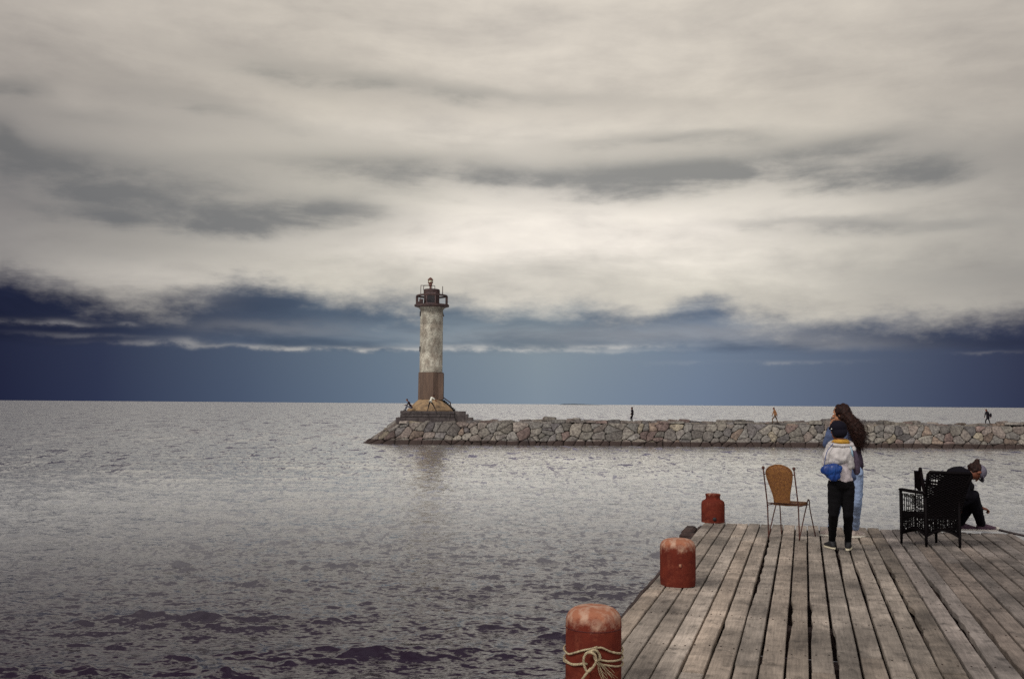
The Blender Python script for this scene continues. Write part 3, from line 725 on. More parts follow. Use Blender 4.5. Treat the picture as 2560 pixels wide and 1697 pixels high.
# beacon lamp
lx = at(1076.2, 700, LY).x; M_BEA = mat('beacon_metal', (.16, .055, .035), (.09, .05, .04), 9, .5, metallic=.3)
def bz(c): return lz(680 + c / 13.07)
mb = MB(); mb.lathe((lx, LY, 0), [(.10, lt_), (.10, bz(470)), (.19, bz(455)), (.20, bz(400)), (.17, bz(378)), (.27, bz(372)), (.27, bz(350)), (.22, bz(340))], 16); bl_ = mb.build('beacon_base', M_BEA, lh, smooth='auto')
mb = MB(); mb.lathe((lx, LY, 0), [(.22, bz(345)), (.25, bz(330)), (.255, bz(290)), (.22, bz(265))], 16); mb.build('beacon_lens', M_GLASS, lh, smooth='auto')
mb = MB(); mb.lathe((lx, LY, 0), [(.29, bz(268)), (.30, bz(245)), (.22, bz(225)), (.14, bz(195)), (.04, bz(185)), (.03, bz(172))], 16)
for k in range(5):
    a = k * 1.257 + .3; mb.tube([(lx + math.cos(a) * .27, LY + math.sin(a) * .27, bz(360)), (lx + math.cos(a) * .27, LY + math.sin(a) * .27, bz(255))], .018, 5)
mb.build('beacon_cap', M_BEA, lh, smooth='auto')
# side floodlight hood
fx = at(1105, 782, LY).x; mb = MB(); z_ = lz(785)
mb.add([(fx - .1, LY - .2, z_ + .25), (fx - .1, LY + .2, z_ + .25), (fx + .1, LY - .2, z_ + .2), (fx + .1, LY + .2, z_ + .2), (fx - .05, LY - .2, z_ - .22), (fx - .05, LY + .2, z_ - .22), (fx + .24, LY - .2, z_ - .25), (fx + .24, LY + .2, z_ - .25)],
       [(0, 2, 3, 1), (4, 5, 7, 6), (0, 4, 6, 2), (1, 3, 7, 5), (2, 6, 7, 3), (0, 1, 5, 4)]); mb.build('floodlight_hood', M_RUST, lh)
# steps and handrail beside the flared base
mb = MB(); ns = 7
for i in range(ns):
    px = lerp(1109, 1134, i / (ns - 1)); top = lerp(lz(1000, 105), lz(1022, 105), i / (ns - 1)); x = at(px, 1010, 106.3).x
    mb.box((x + .02, 106.6, (top + zb) / 2), (.24, 1.1, top - zb + .02))
mb.build('steps', M_DKST, lh)
mb = MB(); p = [at(1107, 993, 106.1), at(1125, 1006, 106.1), at(1125.4, 1017, 106.1)]
mb.tube(p, .04, 6); mb.build('stair_rail', M_RUST, lh); MB().tube([q + Vector((0, 1.0, 0)) for q in p], .04, 6).build('stair_rail', M_RUST, lh)

# small mooring post on the breakwater
p = at(2053, 1058, 105.2); mp_ = thing('mooring_post', (p.x, 105.2, TOPZ), 'small dark rusty mooring post on top of the breakwater left of the curly-haired woman', 'mooring post')
mb = MB(); mb.lathe((p.x, 105.2, 0), [(.13, TOPZ - .1), (.12, TOPZ + .2), (.16, TOPZ + .22), (.17, TOPZ + .42), (.10, TOPZ + .47)], 12); mb.build('post_body', M_RUST, mp_, smooth='auto')

# ------------------------------------------------------------------ pier
PHI = math.atan((2010 - 1280) / F)
CP, SP = math.cos(PHI), math.sin(PHI)
PV = Vector((SP, CP, 0)); PU = Vector((CP, -SP, 0)); PZ = Vector((0, 0, 1))
def DP(u, v, z=DECK): return Vector((u * CP + v * SP, -u * SP + v * CP, z))
pier = thing('wooden_pier', DP(.6, 8, 0), 'weathered grey plank pier with uneven gaps between the long boards', 'pier')
def wood_mat():
    m = bpy.data.materials.new('weathered_planks'); nt = ntree(m); N = nt.nodes; L = nt.links; b = N['Principled BSDF']
    b.inputs['Roughness'].default_value = .72; b.inputs['Specular IOR Level'].default_value = .35
    ge = N.new('ShaderNodeNewGeometry'); mp = N.new('ShaderNodeMapping'); mp.vector_type = 'POINT'
    mp.inputs['Rotation'].default_value = (0, 0, PHI); L.new(ge.outputs['Position'], mp.inputs['Vector'])
    def sc(s, off=0):
        q = N.new('ShaderNodeMapping'); q.inputs['Scale'].default_value = s; q.inputs['Location'].default_value = (off, off, 0); L.new(mp.outputs[0], q.inputs['Vector']); return q.outputs[0]
    def nz(v, s, d=6, r=.6, dist=0):
        n = N.new('ShaderNodeTexNoise'); n.inputs['Scale'].default_value = s; n.inputs['Detail'].default_value = d; n.inputs['Roughness'].default_value = r; n.inputs['Distortion'].default_value = dist
        L.new(v, n.inputs['Vector']); return n.outputs['Fac']
    def mrr(x, a, b_, c, d):
        n = N.new('ShaderNodeMapRange'); L.new(x, n.inputs['Value'])
        for k, v in zip(('From Min', 'From Max', 'To Min', 'To Max'), (a, b_, c, d)): n.inputs[k].default_value = v
        return n.outputs[0]
    def mul(c, f, isf=True):
        n = N.new('ShaderNodeVectorMath'); n.operation = 'SCALE'; L.new(c, n.inputs[0]); L.new(f, n.inputs['Scale']); return n.outputs[0]
    grain = nz(sc((1, .05, 1)), 70, 8, .65)
    broad = nz(sc((1, .35, 1), 3), 3.2, 6, .6)
    spots = nz(sc((1, .7, 1), 7), 11, 5, .55, .5)
    cross = nz(sc((.35, 1, 1), 11), 6.5, 4, .5, .3)
    at_ = N.new('ShaderNodeAttribute'); at_.attribute_name = 'tint'
    c = mul(at_.outputs['Color'], mrr(grain, .3, .7, .66, 1.2))
    c = mul(c, mrr(broad, .34, .66, .60, 1.28))
    c = mul(c, mrr(spots, .56, .72, 1.0, .5))
    c = mul(c, mrr(cross, .35, .6, .78, 1.1))
    stn = nz(sc((1, .5, 1), 21), 1.6, 5, .6); c = mul(c, mrr(stn, .38, .62, .66, 1.18))
    L.new(c, b.inputs['Base Color'])
    ad = N.new('ShaderNodeMath'); ad.operation = 'MULTIPLY_ADD'; ad.inputs[1].default_value = .35; L.new(grain, ad.inputs[0]); L.new(cross, ad.inputs[2])
    bp = N.new('ShaderNodeBump'); bp.inputs['Strength'].default_value = .6; bp.inputs['Distance'].default_value = .012; L.new(ad.outputs[0], bp.inputs['Height']); L.new(bp.outputs[0], b.inputs['Normal'])
    return m
M_WOOD = wood_mat()
U0, U1, V0, V1, PWID = -1.38, 2.62, 1.5, 14.5, .1565
mb = MB(); k0, k1 = -9, 16
joint_rows = {}
# wide ragged gaps seen between certain boards: (gap index, v from, v to, extra width)
wide = [(-3, 8.2, 13.0, .024), (-4, 6.9, 7.9, .030), (0, 7.1, 9.0, .02), (-1, 7.0, 9.0, .03), (2, 9.8, 13.2, .022), (3, 8.5, 11, .012), (4, 7.2, 12.0, .018), (5, 7.0, 11.5, .03), (7, 7.0, 10.5, .025), (8, 5.8, 9.2, .03), (6, 6.1, 7.0, .02), (9, 6.0, 7.2, .03), (11, 6.5, 9, .02), (1, 6, 8, .015)]
rj = random.Random(21)
for k in range(k0, k1 + 1):
    ua = .02 + k * PWID; ub = ua + PWID
    if k == k0: ua = U0
    if k == k1: ub = U1
    js = [V0, 1.6 + rj.uniform(-.3, .3), 6.75 + rj.uniform(-.42, .42), (13.0 if k < 9 else 12.0) + rj.uniform(-.45, .3)]
    if k in (-7, -8, -9): js = [V0, 2.2, 9.05 if k != -7 else 5.9, 12.9 + rj.uniform(-.3, .3)]
    js = sorted(set(js)) + [V1 + rj.uniform(-.05, .05)]
    base = rj.uniform(.74, 1.12) * (.64 if k > 7 else .84 if k > 3 else 1.14 if k < -3 else 1)  # right-hand boards darker, left ones lighter: lens vignetting put into the tint
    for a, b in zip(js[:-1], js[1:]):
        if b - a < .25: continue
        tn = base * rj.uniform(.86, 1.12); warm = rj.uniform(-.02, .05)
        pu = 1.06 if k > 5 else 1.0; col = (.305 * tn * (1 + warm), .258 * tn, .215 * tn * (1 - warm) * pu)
        dz = rj.uniform(-.006, .005); sd_ = rj.uniform(0, 99); crv = rj.uniform(-.006, .006)
        n = max(3, int((b - a) / .07)); th = .05; vs = []
        lw = rj.uniform(.0035, .0125); rw = rj.uniform(.0035, .0125)
        for i in range(n + 1):
            v = lerp(a + .006, b - .006, i / n)
            el = lw + .004 * max(0, mnoise.noise(Vector((v * 2.5, sd_, 0)))) ; er = rw + .004 * max(0, mnoise.noise(Vector((v * 2.5, sd_ + 31, 0))))
            for (gk, va, vb, ex) in wide:
                if va < v < vb:
                    e_ = ex * sm(va, va + 1.2, v) * (1 - sm(vb - .25, vb, v)) * (.45 + .8 * max(0, mnoise.noise(Vector((v * 3.3, gk * 5.1, 2))) + .35) + .25 * mnoise.noise(Vector((v * 14, gk, 5))))
                    if gk == k: el += max(0, e_)
                    elif gk == k + 1: er += max(0, e_) * .15
            q = sd_ + .8
            lump = .004 * mnoise.noise(Vector((v * 2.2, q, 1))) + .003 * mnoise.noise(Vector((v * 6, q, 3)))
            xl, xr = ua + el, ub - er
            if i in (0, n): lump -= .002
            xm = (xl + xr) / 2
            zt = DECK + dz + lump
            br_ = .005
            vs += [DP(xl, v, zt - th), DP(xl, v, zt - br_), DP(xl + br_, v, zt), DP(xm, v, zt + crv), DP(xr - br_, v, zt), DP(xr, v, zt - br_), DP(xr, v, zt - th)]
        fs = []
        for i in range(n):
            o_ = i * 7
            for j in range(6): fs.append((o_ + j, o_ + 7 + j, o_ + 8 + j, o_ + 1 + j))
            fs.append((o_ + 6, o_ + 13, o_ + 7, o_))
        fs += [(0, 1, 2, 3, 4, 5, 6), tuple(n * 7 + j for j in range(6, -1, -1))]
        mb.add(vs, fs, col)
        for vn in np.arange(V0 + .3, V1, 1.05):
            if not (a + .05 < vn < b - .05): continue
            for fx in (.22, .76):
                xn = lerp(ua, ub, fx) + rj.uniform(-.012, .012); vv = vn + rj.uniform(-.03, .03)
                q = sd_ + .8; zz = DECK + dz + .004 * mnoise.noise(Vector((vv * 2.2, q, 1))) + .003 * mnoise.noise(Vector((vv * 6, q, 3))) + max(0, crv)
                mb.box(DP(xn, vv, zz), (.010, .010, .004), (PU, PV, PZ), (.035, .018, .012))
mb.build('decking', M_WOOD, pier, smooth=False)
M_BEAM = mat('dark_wet_timber', (.020, .010, .009), (.05, .028, .022), 5, .8, bump=.5, bscale=12)
mb = MB()
for v in np.arange(V0 + .3, V1, 1.05): mb.box(DP((U0 + U1) / 2, v, DECK - .16), (U1 - U0 - .2, .2, .2), (PU, PV, PZ))
mb.build('crossbeams', M_BEAM, pier)
mb = MB()   # rough edge timbers, a little proud of the boards on the left
v = V0
while v < V1 - .1:
    L_ = min(rj.uniform(2.2, 3.6), V1 - v); 
    pts = [DP(U0 - .045 + .02 * mnoise.noise(Vector((q * 2, 0, 0))), q, DECK - .10 + .015 * mnoise.noise(Vector((q * 3, 5, 0)))) for q in np.linspace(v + .01, v + L_ - .02, 12)]
    mb.tube(pts, .048, 7); v += L_
mb.box(DP(U0 + .02, (V0 + V1) / 2, DECK - .40), (.16, V1 - V0, .28), (PU, PV, PZ))
mb.box(DP(U1 - .05, (V0 + V1) / 2, DECK - .22), (.18, V1 - V0, .3), (PU, PV, PZ))
mb.box(DP((U0 + U1) / 2, V1 - .12, DECK - .22), (U1 - U0 - .2, .18, .3), (PU, PV, PZ))
mb.build('edge_beam', M_BEAM, pier, smooth='auto')
for u in (U0 + .16, (U0 + U1) / 2, U1 - .18):
    for v in np.arange(2.2, 14.4, 2.4):
        mb = MB(); c_ = DP(u, v, 0); mb.lathe((c_.x, c_.y, 0), [(.15, -2), (.15, 0), (.14, DECK - .27)], 12, jit=.08); mb.build('pile', M_BEAM, pier, smooth='auto')
mb = MB(); q0 = onz(1741, 1326); 
mb.bevbox(q0 + Vector((-.12, -.06, -.09)), (.22, .16, .14), .03, (PU, PV, PZ)); mb.bevbox(q0 + Vector((-.05, .25, -.06)), (.16, .5, .14), .03, (PU, PV, PZ))
mb.build('timber_stub', M_BEAM, pier)

# ------------------------------------------------------------------ bollards
def bollard_mat():
    m = mat('red_bollard_paint', (.135, .024, .013), (.075, .012, .008), 7, .85, spec=.12, bump=.35, bscale=28, detail=8, bdist=.008)
    nt = m.node_tree; N = nt.nodes; L = nt.links; b = N['Principled BSDF']; src = b.inputs['Base Color'].links[0].from_socket
    tc = N.new('ShaderNodeTexCoord'); sp = N.new('ShaderNodeSeparateXYZ'); L.new(tc.outputs['Object'], sp.inputs[0])
    n = N.new('ShaderNodeTexNoise'); n.inputs['Scale'].default_value = 11; n.inputs['Detail'].default_value = 9; n.inputs['Roughness'].default_value = .68; L.new(tc.outputs['Object'], n.inputs['Vector'])
    ad = N.new('ShaderNodeMath'); ad.operation = 'MULTIPLY_ADD'; ad.inputs[1].default_value = .30; L.new(n.outputs['Fac'], ad.inputs[0]); L.new(sp.outputs[2], ad.inputs[2])
    mr = N.new('ShaderNodeMapRange'); mr.inputs['From Min'].default_value = .03; mr.inputs['From Max'].default_value = .10; L.new(ad.outputs[0], mr.inputs['Value'])
    n2 = N.new('ShaderNodeTexNoise'); n2.inputs['Scale'].default_value = 16; n2.inputs['Detail'].default_value = 6; L.new(tc.outputs['Object'], n2.inputs['Vector'])
    m2 = N.new('ShaderNodeMapRange'); m2.inputs['From Min'].default_value = .42; m2.inputs['From Max'].default_value = .6; L.new(n2.outputs['Fac'], m2.inputs['Value'])
    n4 = N.new('ShaderNodeTexNoise'); n4.inputs['Scale'].default_value = 6.5; n4.inputs['Detail'].default_value = 9; n4.inputs['Roughness'].default_value = .7; L.new(tc.outputs['Object'], n4.inputs['Vector'])
    m4 = N.new('ShaderNodeMapRange'); m4.inputs['From Min'].default_value = .52; m4.inputs['From Max'].default_value = .66; m4.inputs['To Max'].default_value = .55; L.new(n4.outputs['Fac'], m4.inputs['Value'])
    ru = N.new('ShaderNodeMix'); ru.data_type = 'RGBA'; L.new(m4.outputs[0], ru.inputs['Factor']); L.new(src, ru.inputs['A']); ru.inputs['B'].default_value = (.27, .075, .04, 1); src = ru.outputs['Result']
    pale = N.new('ShaderNodeMix'); pale.data_type = 'RGBA'; pale.inputs['A'].default_value = (.30, .12, .07, 1); pale.inputs['B'].default_value = (.40, .25, .18, 1); L.new(m2.outputs[0], pale.inputs['Factor'])
    mx = N.new('ShaderNodeMix'); mx.data_type = 'RGBA'; L.new(mr.outputs[0], mx.inputs['Factor']); L.new(src, mx.inputs['A']); L.new(pale.outputs['Result'], mx.inputs['B'])
    L.new(mx.outputs['Result'], b.inputs['Base Color']); return m
M_BOL = bollard_mat()
def dome(r, H, hd=.085, base=.0):
    prof = [(r * .97, 0), (r * .985, .03), (r * 1.0, .06), (r, H - hd - .02)]
    for i in range(1, 9):
        a = math.pi / 2 * i / 8; prof.append((r * (math.cos(a) ** .55 if i < 8 else .02), H - hd - .02 + (hd + .02) * math.sin(a)))
    return prof
def bollard(X, Y, H, label, prof, worn_z):
    t_ = thing('mooring_bollard', (X, Y, DECK), label, 'bollard', 'red bollards along the left edge of the pier')
    mb = MB(); mb.lathe((0, 0, -worn_z), prof, 48, jit=.006)
    me_o = bpy.data.meshes.new('bollard_body'); me_o.from_pydata(mb.v, [], mb.f); me_o.update()
    me_o.polygons.foreach_set('use_smooth', [True] * len(me_o.polygons)); me_o.set_sharp_from_angle(angle=R(50))
    o = link('bollard_body', me_o, M_BOL, t_); o.location = (0, 0, worn_z)
    return t_
B1 = bollard(.49, 5.93, .47, 'large dome-topped red bollard with rope tied around it, closest to the camera', dome(.163, .475, .07), .475)
mb = MB(); mb.tube([(.49 + math.cos(R(k * 7.5)) * .1615, 5.93 + math.sin(R(k * 7.5)) * .1615, DECK + .355) for k in range(48)], .004, 5, closed=True); mb.build('weld_seam', mat('dark_red_seam', (.07, .01, .008), rough=.7), B1)
B2 = bollard(1.545, 9.30, .42, 'plain dome-topped red bollard with no rope, in the middle of the row', dome(.163, .425, .06), .43)
mb = MB(); c_ = Vector((1.54, 9.14, DECK + .20)); mb.lathe((c_.x, c_.y, c_.z), [(.012, -.012), (.012, .012)], 8); mb.build('bolt_head', M_BOL, B2)
r_ = .164
B3 = bollard(2.875, 14.28, .39, 'red bollard with a narrow neck at the far corner of the pier', [(r_ * 1.0, 0), (r_, .02), (r_, .255), (r_ * .97, .28), (r_ * .88, .30), (r_ * .70, .315), (r_ * .62, .325), (r_ * .61, .365), (r_ * .65, .375), (r_ * .65, .395), (r_ * .55, .40), (r_ * .05, .402)], .50)
mb = MB(); mb.ell((2.865, 14.12, DECK + .055), (Vector((.028, 0, 0)), Vector((0, .02, 0)), Vector((0, 0, .028)))); mb.build('drain_hole', M_DARK, B3)

# rope around the nearest bollard
M_ROPE = mat('hemp_rope', (.42, .35, .22), (.25, .19, .12), 60, .9, bump=.6, bscale=160, bdist=.004)
rope = thing('mooring_rope', (.49, 5.93, DECK), 'thin tan rope wound and knotted around the nearest red bollard', 'rope')
bx, by, br0 = .49, 5.93, .163
def rp3(px, py, dr=.009):
    """point on the bollard surface seen at this place of the photo"""
    d = ray(px, py); r = br0 + dr; a = d.x ** 2 + d.y ** 2; b = -2 * (d.x * bx + d.y * by); c = bx * bx + by * by - r * r
    D_ = b * b - 4 * a * c
    s_ = (-b - math.sqrt(D_)) / (2 * a) if D_ > 0 else -b / (2 * a)
    return EYE + d * s_
def q5(cx, cy, dr=.009): return rp3(1380 + cx / 7.225, 1480 + cy / 7.225, dr)
def backarc(p, q, n=9, dz=0):
    a0 = math.atan2(p.y - by, p.x - bx); a1 = math.atan2(q.y - by, q.x - bx)
    while a1 < a0: a1 += 2 * math.pi
    return [Vector((bx + math.cos(lerp(a0, a1, i / n)) * (br0 + .009), by + math.sin(lerp(a0, a1, i / n)) * (br0 + .009), lerp(p.z, q.z, i / n) + dz * math.sin(math.pi * i / n))) for i in range(1, n)]
def strand(mb, path, r=.0065):
    P = catmull(path, 6); L_ = 0; tw = []
    for i, p in enumerate(P): tw.append(p)
    # three twisted yarns
    for ph in range(3):
        pts = []; d_ = 0
        for i, p in enumerate(P):
            t_ = (P[min(i + 1, len(P) - 1)] - P[max(i - 1, 0)]).normalized(); a = Vector((0, 0, 1)); 
            if abs(t_.z) > .9: a = Vector((1, 0, 0))
            n_ = (a - t_ * a.dot(t_)).normalized(); b_ = t_.cross(n_)
            if i: d_ += (P[i] - P[i - 1]).length
            an = d_ * 190 + ph * 2.094
            pts.append(p + n_ * math.cos(an) * r * .5 + b_ * math.sin(an) * r * .5)
        mb.tube(pts, r * .62, 5)
mb = MB()
up_ = [q5(770, 1010), q5(900, 1000), q5(1060, 1070), q5(1180, 1095), q5(1262, 1085, .008)]
ul = [q5(300, 1110), q5(420, 1085), q5(560, 1045), q5(700, 1020), q5(820, 985)]
strand(mb, up_ + backarc(up_[-1], ul[0], 9, .02) + ul)
l1 = [q5(860, 1215), q5(1000, 1240), q5(1150, 1235), q5(1262, 1190)]; ll = [q5(285, 1250), q5(350, 1290), q5(460, 1295), q5(600, 1275)]
strand(mb, l1 + backarc(l1[-1], ll[0], 9) + ll)
l2 = [q5(820, 1290), q5(980, 1315), q5(1150, 1335), q5(1265, 1310)]; l3 = [q5(300, 1275), q5(380, 1305), q5(480, 1300), q5(640, 1290)]
strand(mb, l2 + backarc(l2[-1], l3[0], 9, -.015) + l3)
mb.build('winding', M_ROPE, rope, smooth=True)
mb = MB()
strand(mb, [q5(860, 1230, .01), q5(850, 1120, .02), q5(790, 1045, .03), q5(700, 1060, .035), q5(610, 1110, .035), q5(570, 1210, .035), q5(590, 1340, .03), q5(640, 1430, .03), q5(720, 1370, .03), q5(790, 1270, .035), q5(790, 1160, .04), q5(730, 1095, .04), q5(650, 1085, .04)], .0075)
strand(mb, [q5(800, 1040, .012), q5(760, 1130, .02), q5(800, 1230, .02), q5(870, 1180, .015), q5(830, 1080, .015), q5(760, 1060, .015)], .0075)
strand(mb, [q5(700, 1370, .025), q5(640, 1440, .03), q5(580, 1520, .03), q5(530, 1600, .025), q5(500, 1720, .015), q5(520, 1850, .012)], .0075)
mb.build('knot_loop', M_ROPE, rope, smooth=True)
mb = MB()
for i in range(16):
    a = random.random(); e = (lerp(900, 1180, a) + random.uniform(-50, 50), lerp(1600, 1480, a) + random.uniform(-60, 60))
    mid = (lerp(830, e[0], .5) + random.uniform(-40, 40), lerp(1260, e[1], .5) + random.uniform(-25, 25))
    mb.tube(catmull([q5(830, 1250, .012), q5(mid[0], mid[1], .012 + random.random() * .012), q5(e[0], e[1], .008 + random.random() * .02)], 5), .0011, 4)
mb.build('frayed_end', M_ROPE, rope)

# dark cable running off the far right corner of the pier
p0 = onz(2497, 1326); cb = [p0 + Vector((0, 0, .012)), at(2530, 1332, p0.y + .0), at(2560, 1338.5, p0.y - .05), at(2640, 1357, p0.y - .1), at(2760, 1396, p0.y - .2), at(2860, 1460, p0.y - .2), at(2930, 1600, p0.y - .2)]
cable = MB().tube(catmull(cb, 6), .016, 8).build('cable', mat('black_cable', (.03, .02, .02), rough=.6), None, smooth=True, off=p0)
setp(cable, 'thin dark cable leaving the far right corner of the pier', 'cable')

# ------------------------------------------------------------------ iron garden chair with fan-shaped back
M_IRON = mat('rusty_iron', (.085, .028, .018), (.05, .02, .016), 30, .65, bump=.2, metallic=.2)
def wicker_mat(name, c1, c2, sc=90):
    m = mat(name, c1, c2, 35, .6, bump=0)
    nt = m.node_tree; N = nt.nodes; L = nt.links; b = N['Principled BSDF']; tc = N.new('ShaderNodeTexCoord')
    ck = N.new('ShaderNodeTexWave'); ck.wave_type = 'BANDS'; ck.bands_direction = 'Z'; ck.inputs['Scale'].default_value = sc; ck.inputs['Distortion'].default_value = .6
    w2 = N.new('ShaderNodeTexWave'); w2.wave_type = 'BANDS'; w2.bands_direction = 'X'; w2.inputs['Scale'].default_value = sc * .5; w2.inputs['Distortion'].default_value = .5
    L.new(tc.outputs['Object'], ck.inputs[0]); L.new(tc.outputs['Object'], w2.inputs[0])
    mu = N.new('ShaderNodeMath'); mu.operation = 'MULTIPLY'; L.new(ck.outputs['Fac'], mu.inputs[0]); L.new(w2.outputs['Fac'], mu.inputs[1])
    bp = N.new('ShaderNodeBump'); bp.inputs['Strength'].default_value = .8; bp.inputs['Distance'].default_value = .004; L.new(mu.outputs[0], bp.inputs['Height']); L.new(bp.outputs[0], b.inputs['Normal'])
    return m
M_RATT = wicker_mat('brown_woven_rattan', (.24, .10, .022), (.15, .055, .015))
def iron_chair():
    A = onz(1921.4, 1345); A.z = DECK; fd = Vector((.52, .854, 0)); rd = Vector((.854, -.52, 0))
    t_ = thing('garden_chair', A + rd * .2 + fd * .18, 'iron-framed chair with brown fan-shaped woven back, left of the boy', 'chair')
    def C(r, f, z): return A + rd * r + fd * f + Vector((0, 0, z))
    W, Dp, SH = .385, .37, .445
    for sx, k in ((0, -1), (W, 1)):
        mb = MB(); top = C(sx + k * .0 - .045 if k < 0 else sx - .045, -.05, .865)
        mb.tube(catmull([C(sx, 0, 0), C(sx - .005, .0, .25), C(sx - .012, -.005, SH), top], 5), .0085, 8); mb.build('back_post', M_IRON, t_, smooth=True)
        mb = MB(); mb.ell(top + Vector((0, 0, .012)), (Vector((.02, 0, 0)), Vector((0, .02, 0)), Vector((0, 0, .022)))); mb.build('finial', M_IRON, t_, smooth=True)
        mb = MB()   # N-shaped side: diagonal from the rear foot, arch, then front leg
        mb.tube(catmull([C(sx, 0, .01), C(sx + .005, Dp * .55, SH * .62), C(sx + .01, Dp * .93, SH - .01), C(sx + .012, Dp + .005, SH + .028), C(sx + .016, Dp + .045, SH + .0), C(sx + .02, Dp + .07, SH - .12), C(sx + .05 * (k > 0) + .02, Dp + .12, 0)], 6), .0075, 8); mb.build('side_leg', M_IRON, t_, smooth=True)
    for a, b in ((C(-.015, -.005, SH - .005), C(W - .01, -.005, SH - .005)), (C(.01, Dp, SH - .035), C(W + .02, Dp, SH - .035)), (C(0, 0, SH - .03), C(.01, Dp, SH - .035)), (C(W, 0, SH - .03), C(W + .01, Dp, SH - .035)),
                 (C(-.035, -.045, .80), C(W - .05, -.045, .80))): MB().tube([a, b], .007, 6).build('crossbar', M_IRON, t_, smooth=True)
    # seat
    mb = MB(); n = 14; m_ = 10; vs = []
    for lay in (0, 1):
        for i in range(m_ + 1):
            f = i / m_
            for j in range(n + 1):
                s_ = j / n; w = lerp(.28, .37, sm(0, .6, f)); x = W / 2 + (s_ - .5) * w
                z = SH + .0 - .018 * math.sin(math.pi * s_) * math.sin(math.pi * f) + .012 * sm(.8, 1, f) * 0 - (0 if lay == 0 else .03 + .012 * math.sin(s_ * 60) * 0)
                vs.append(C(x + .01, .01 + f * Dp * .97, z))
    K = (n + 1) * (m_ + 1); fs = []
    for i in range(m_):
        for j in range(n):
            a = i * (n + 1) + j; fs.append((a, a + 1, a + n + 2, a + n + 1)); fs.append((K + a, K + a + n + 1, K + a + n + 2, K + a + 1))
    for j in range(n):
        fs.append((j, K + j, K + j + 1, j + 1)); a = m_ * (n + 1) + j; fs.append((a, a + 1, K + a + 1, K + a))
    for i in range(m_):
        a = i * (n + 1); fs.append((a, a + n + 1, K + a + n + 1, K + a)); a += n; fs.append((a, K + a, K + a + n + 1, a + n + 1))
    mb.add(vs, fs); mb.build('seat', M_RATT, t_, smooth='auto')
    # back
    mb = MB(); n = 14; m_ = 18; vs = []
    def halfw(h): return lerp(.097, .163, sm(0.05, .80, h)) if h < .78 else .163 * math.sqrt(max(0, 1 - ((h - .78) / .225) ** 2))
    for lay in (0, 1):
        for i in range(m_ + 1):
            h = i / m_
            for j in range(n + 1):
                s_ = j / n - .5; w = halfw(h) * 2; w = max(w, .01)
                x = W / 2 - .012 - .035 * h + s_ * w; z = SH + .005 + h * .468 ; f = -.008 - .045 * h - .035 * (1 - (2 * s_) ** 2) * (w / .3) + (0 if lay == 0 else .012)
                vs.append(C(x, f, z))
    K = (n + 1) * (m_ + 1); fs = []
    for i in range(m_):
        for j in range(n):
            a = i * (n + 1) + j; fs.append((a, a + n + 1, a + n + 2, a + 1)); fs.append((K + a, K + a + 1, K + a + n + 2, K + a + n + 1))
    for i in range(m_):
        a = i * (n + 1); fs.append((a, K + a, K + a + n + 1, a + n + 1)); a += n; fs.append((a, a + n + 1, K + a + n + 1, K + a))
    for j in range(n):
        fs.append((j, j + 1, K + j + 1, K + j)); a = m_ * (n + 1) + j; fs.append((a, K + a, K + a + 1, a + 1))
    mb.add(vs, fs); bk = mb.build('backrest', M_RATT, t_, smooth='auto')
    mb = MB(); rim = [C(W / 2 - .012 - .035 * (i / 18) - halfw(i / 18), -.014 - .045 * i / 18, SH + .005 + i / 18 * .468) for i in range(19)]
    rim += [C(W / 2 - .012 - .035 * (i / 18) + halfw(i / 18), -.014 - .045 * i / 18, SH + .005 + i / 18 * .468) for i in range(18, -1, -1)]
    mb.tube(rim, .008, 6); mb.build('rim', M_RATT, bk, smooth=True)
iron_chair()

# ------------------------------------------------------------------ dark wicker armchair
M_WICK = mat('black_wicker', (.0018, .001, .0014), (.003, .0015, .002), 60, .7, spec=.08)
def weave(mb, P00, P10, P01, P11, vmin=lambda u: 0.0, vmax=lambda u: 1.0, su=.030, sv=.020, r=.0062, hole=None, bulge=0.0):
    """crossing strands over a bilinear patch; hole(u,v) True leaves the horizontal weavers out"""
    W_ = (P10 - P00).length; H_ = (P01 - P00).length
    nrm = (P10 - P00).cross(P01 - P00).normalized()
    def S(u, v):
        a = P00.lerp(P10, u); b = P01.lerp(P11, u); return a.lerp(b, v) + nrm * (bulge * math.sin(math.pi * u))
    nu = max(2, int(W_ / su)); nv = max(2, int(H_ / sv))
    for i in range(nu + 1):
        u = i / nu; a, b = vmin(u), vmax(u)
        if b > a: mb.tube([S(u, lerp(a, b, k / 6)) for k in range(7)], r * .8, 4)
    for j in range(nv + 1):
        v = j / nv; run = []
        for k in range(nu * 2 + 1):
            u = k / (nu * 2)
            ok = vmin(u) <= v <= vmax(u) and not (hole and hole(u, v))
            if ok: run.append(S(u, v) + nrm * (r * .9 * (1 if (k // 2 + j) % 2 else -1) * (1 if k % 2 else .2)))
            if (not ok or k == nu * 2) and run:
                if len(run) > 1: mb.tube(run, r, 4)
                run = []
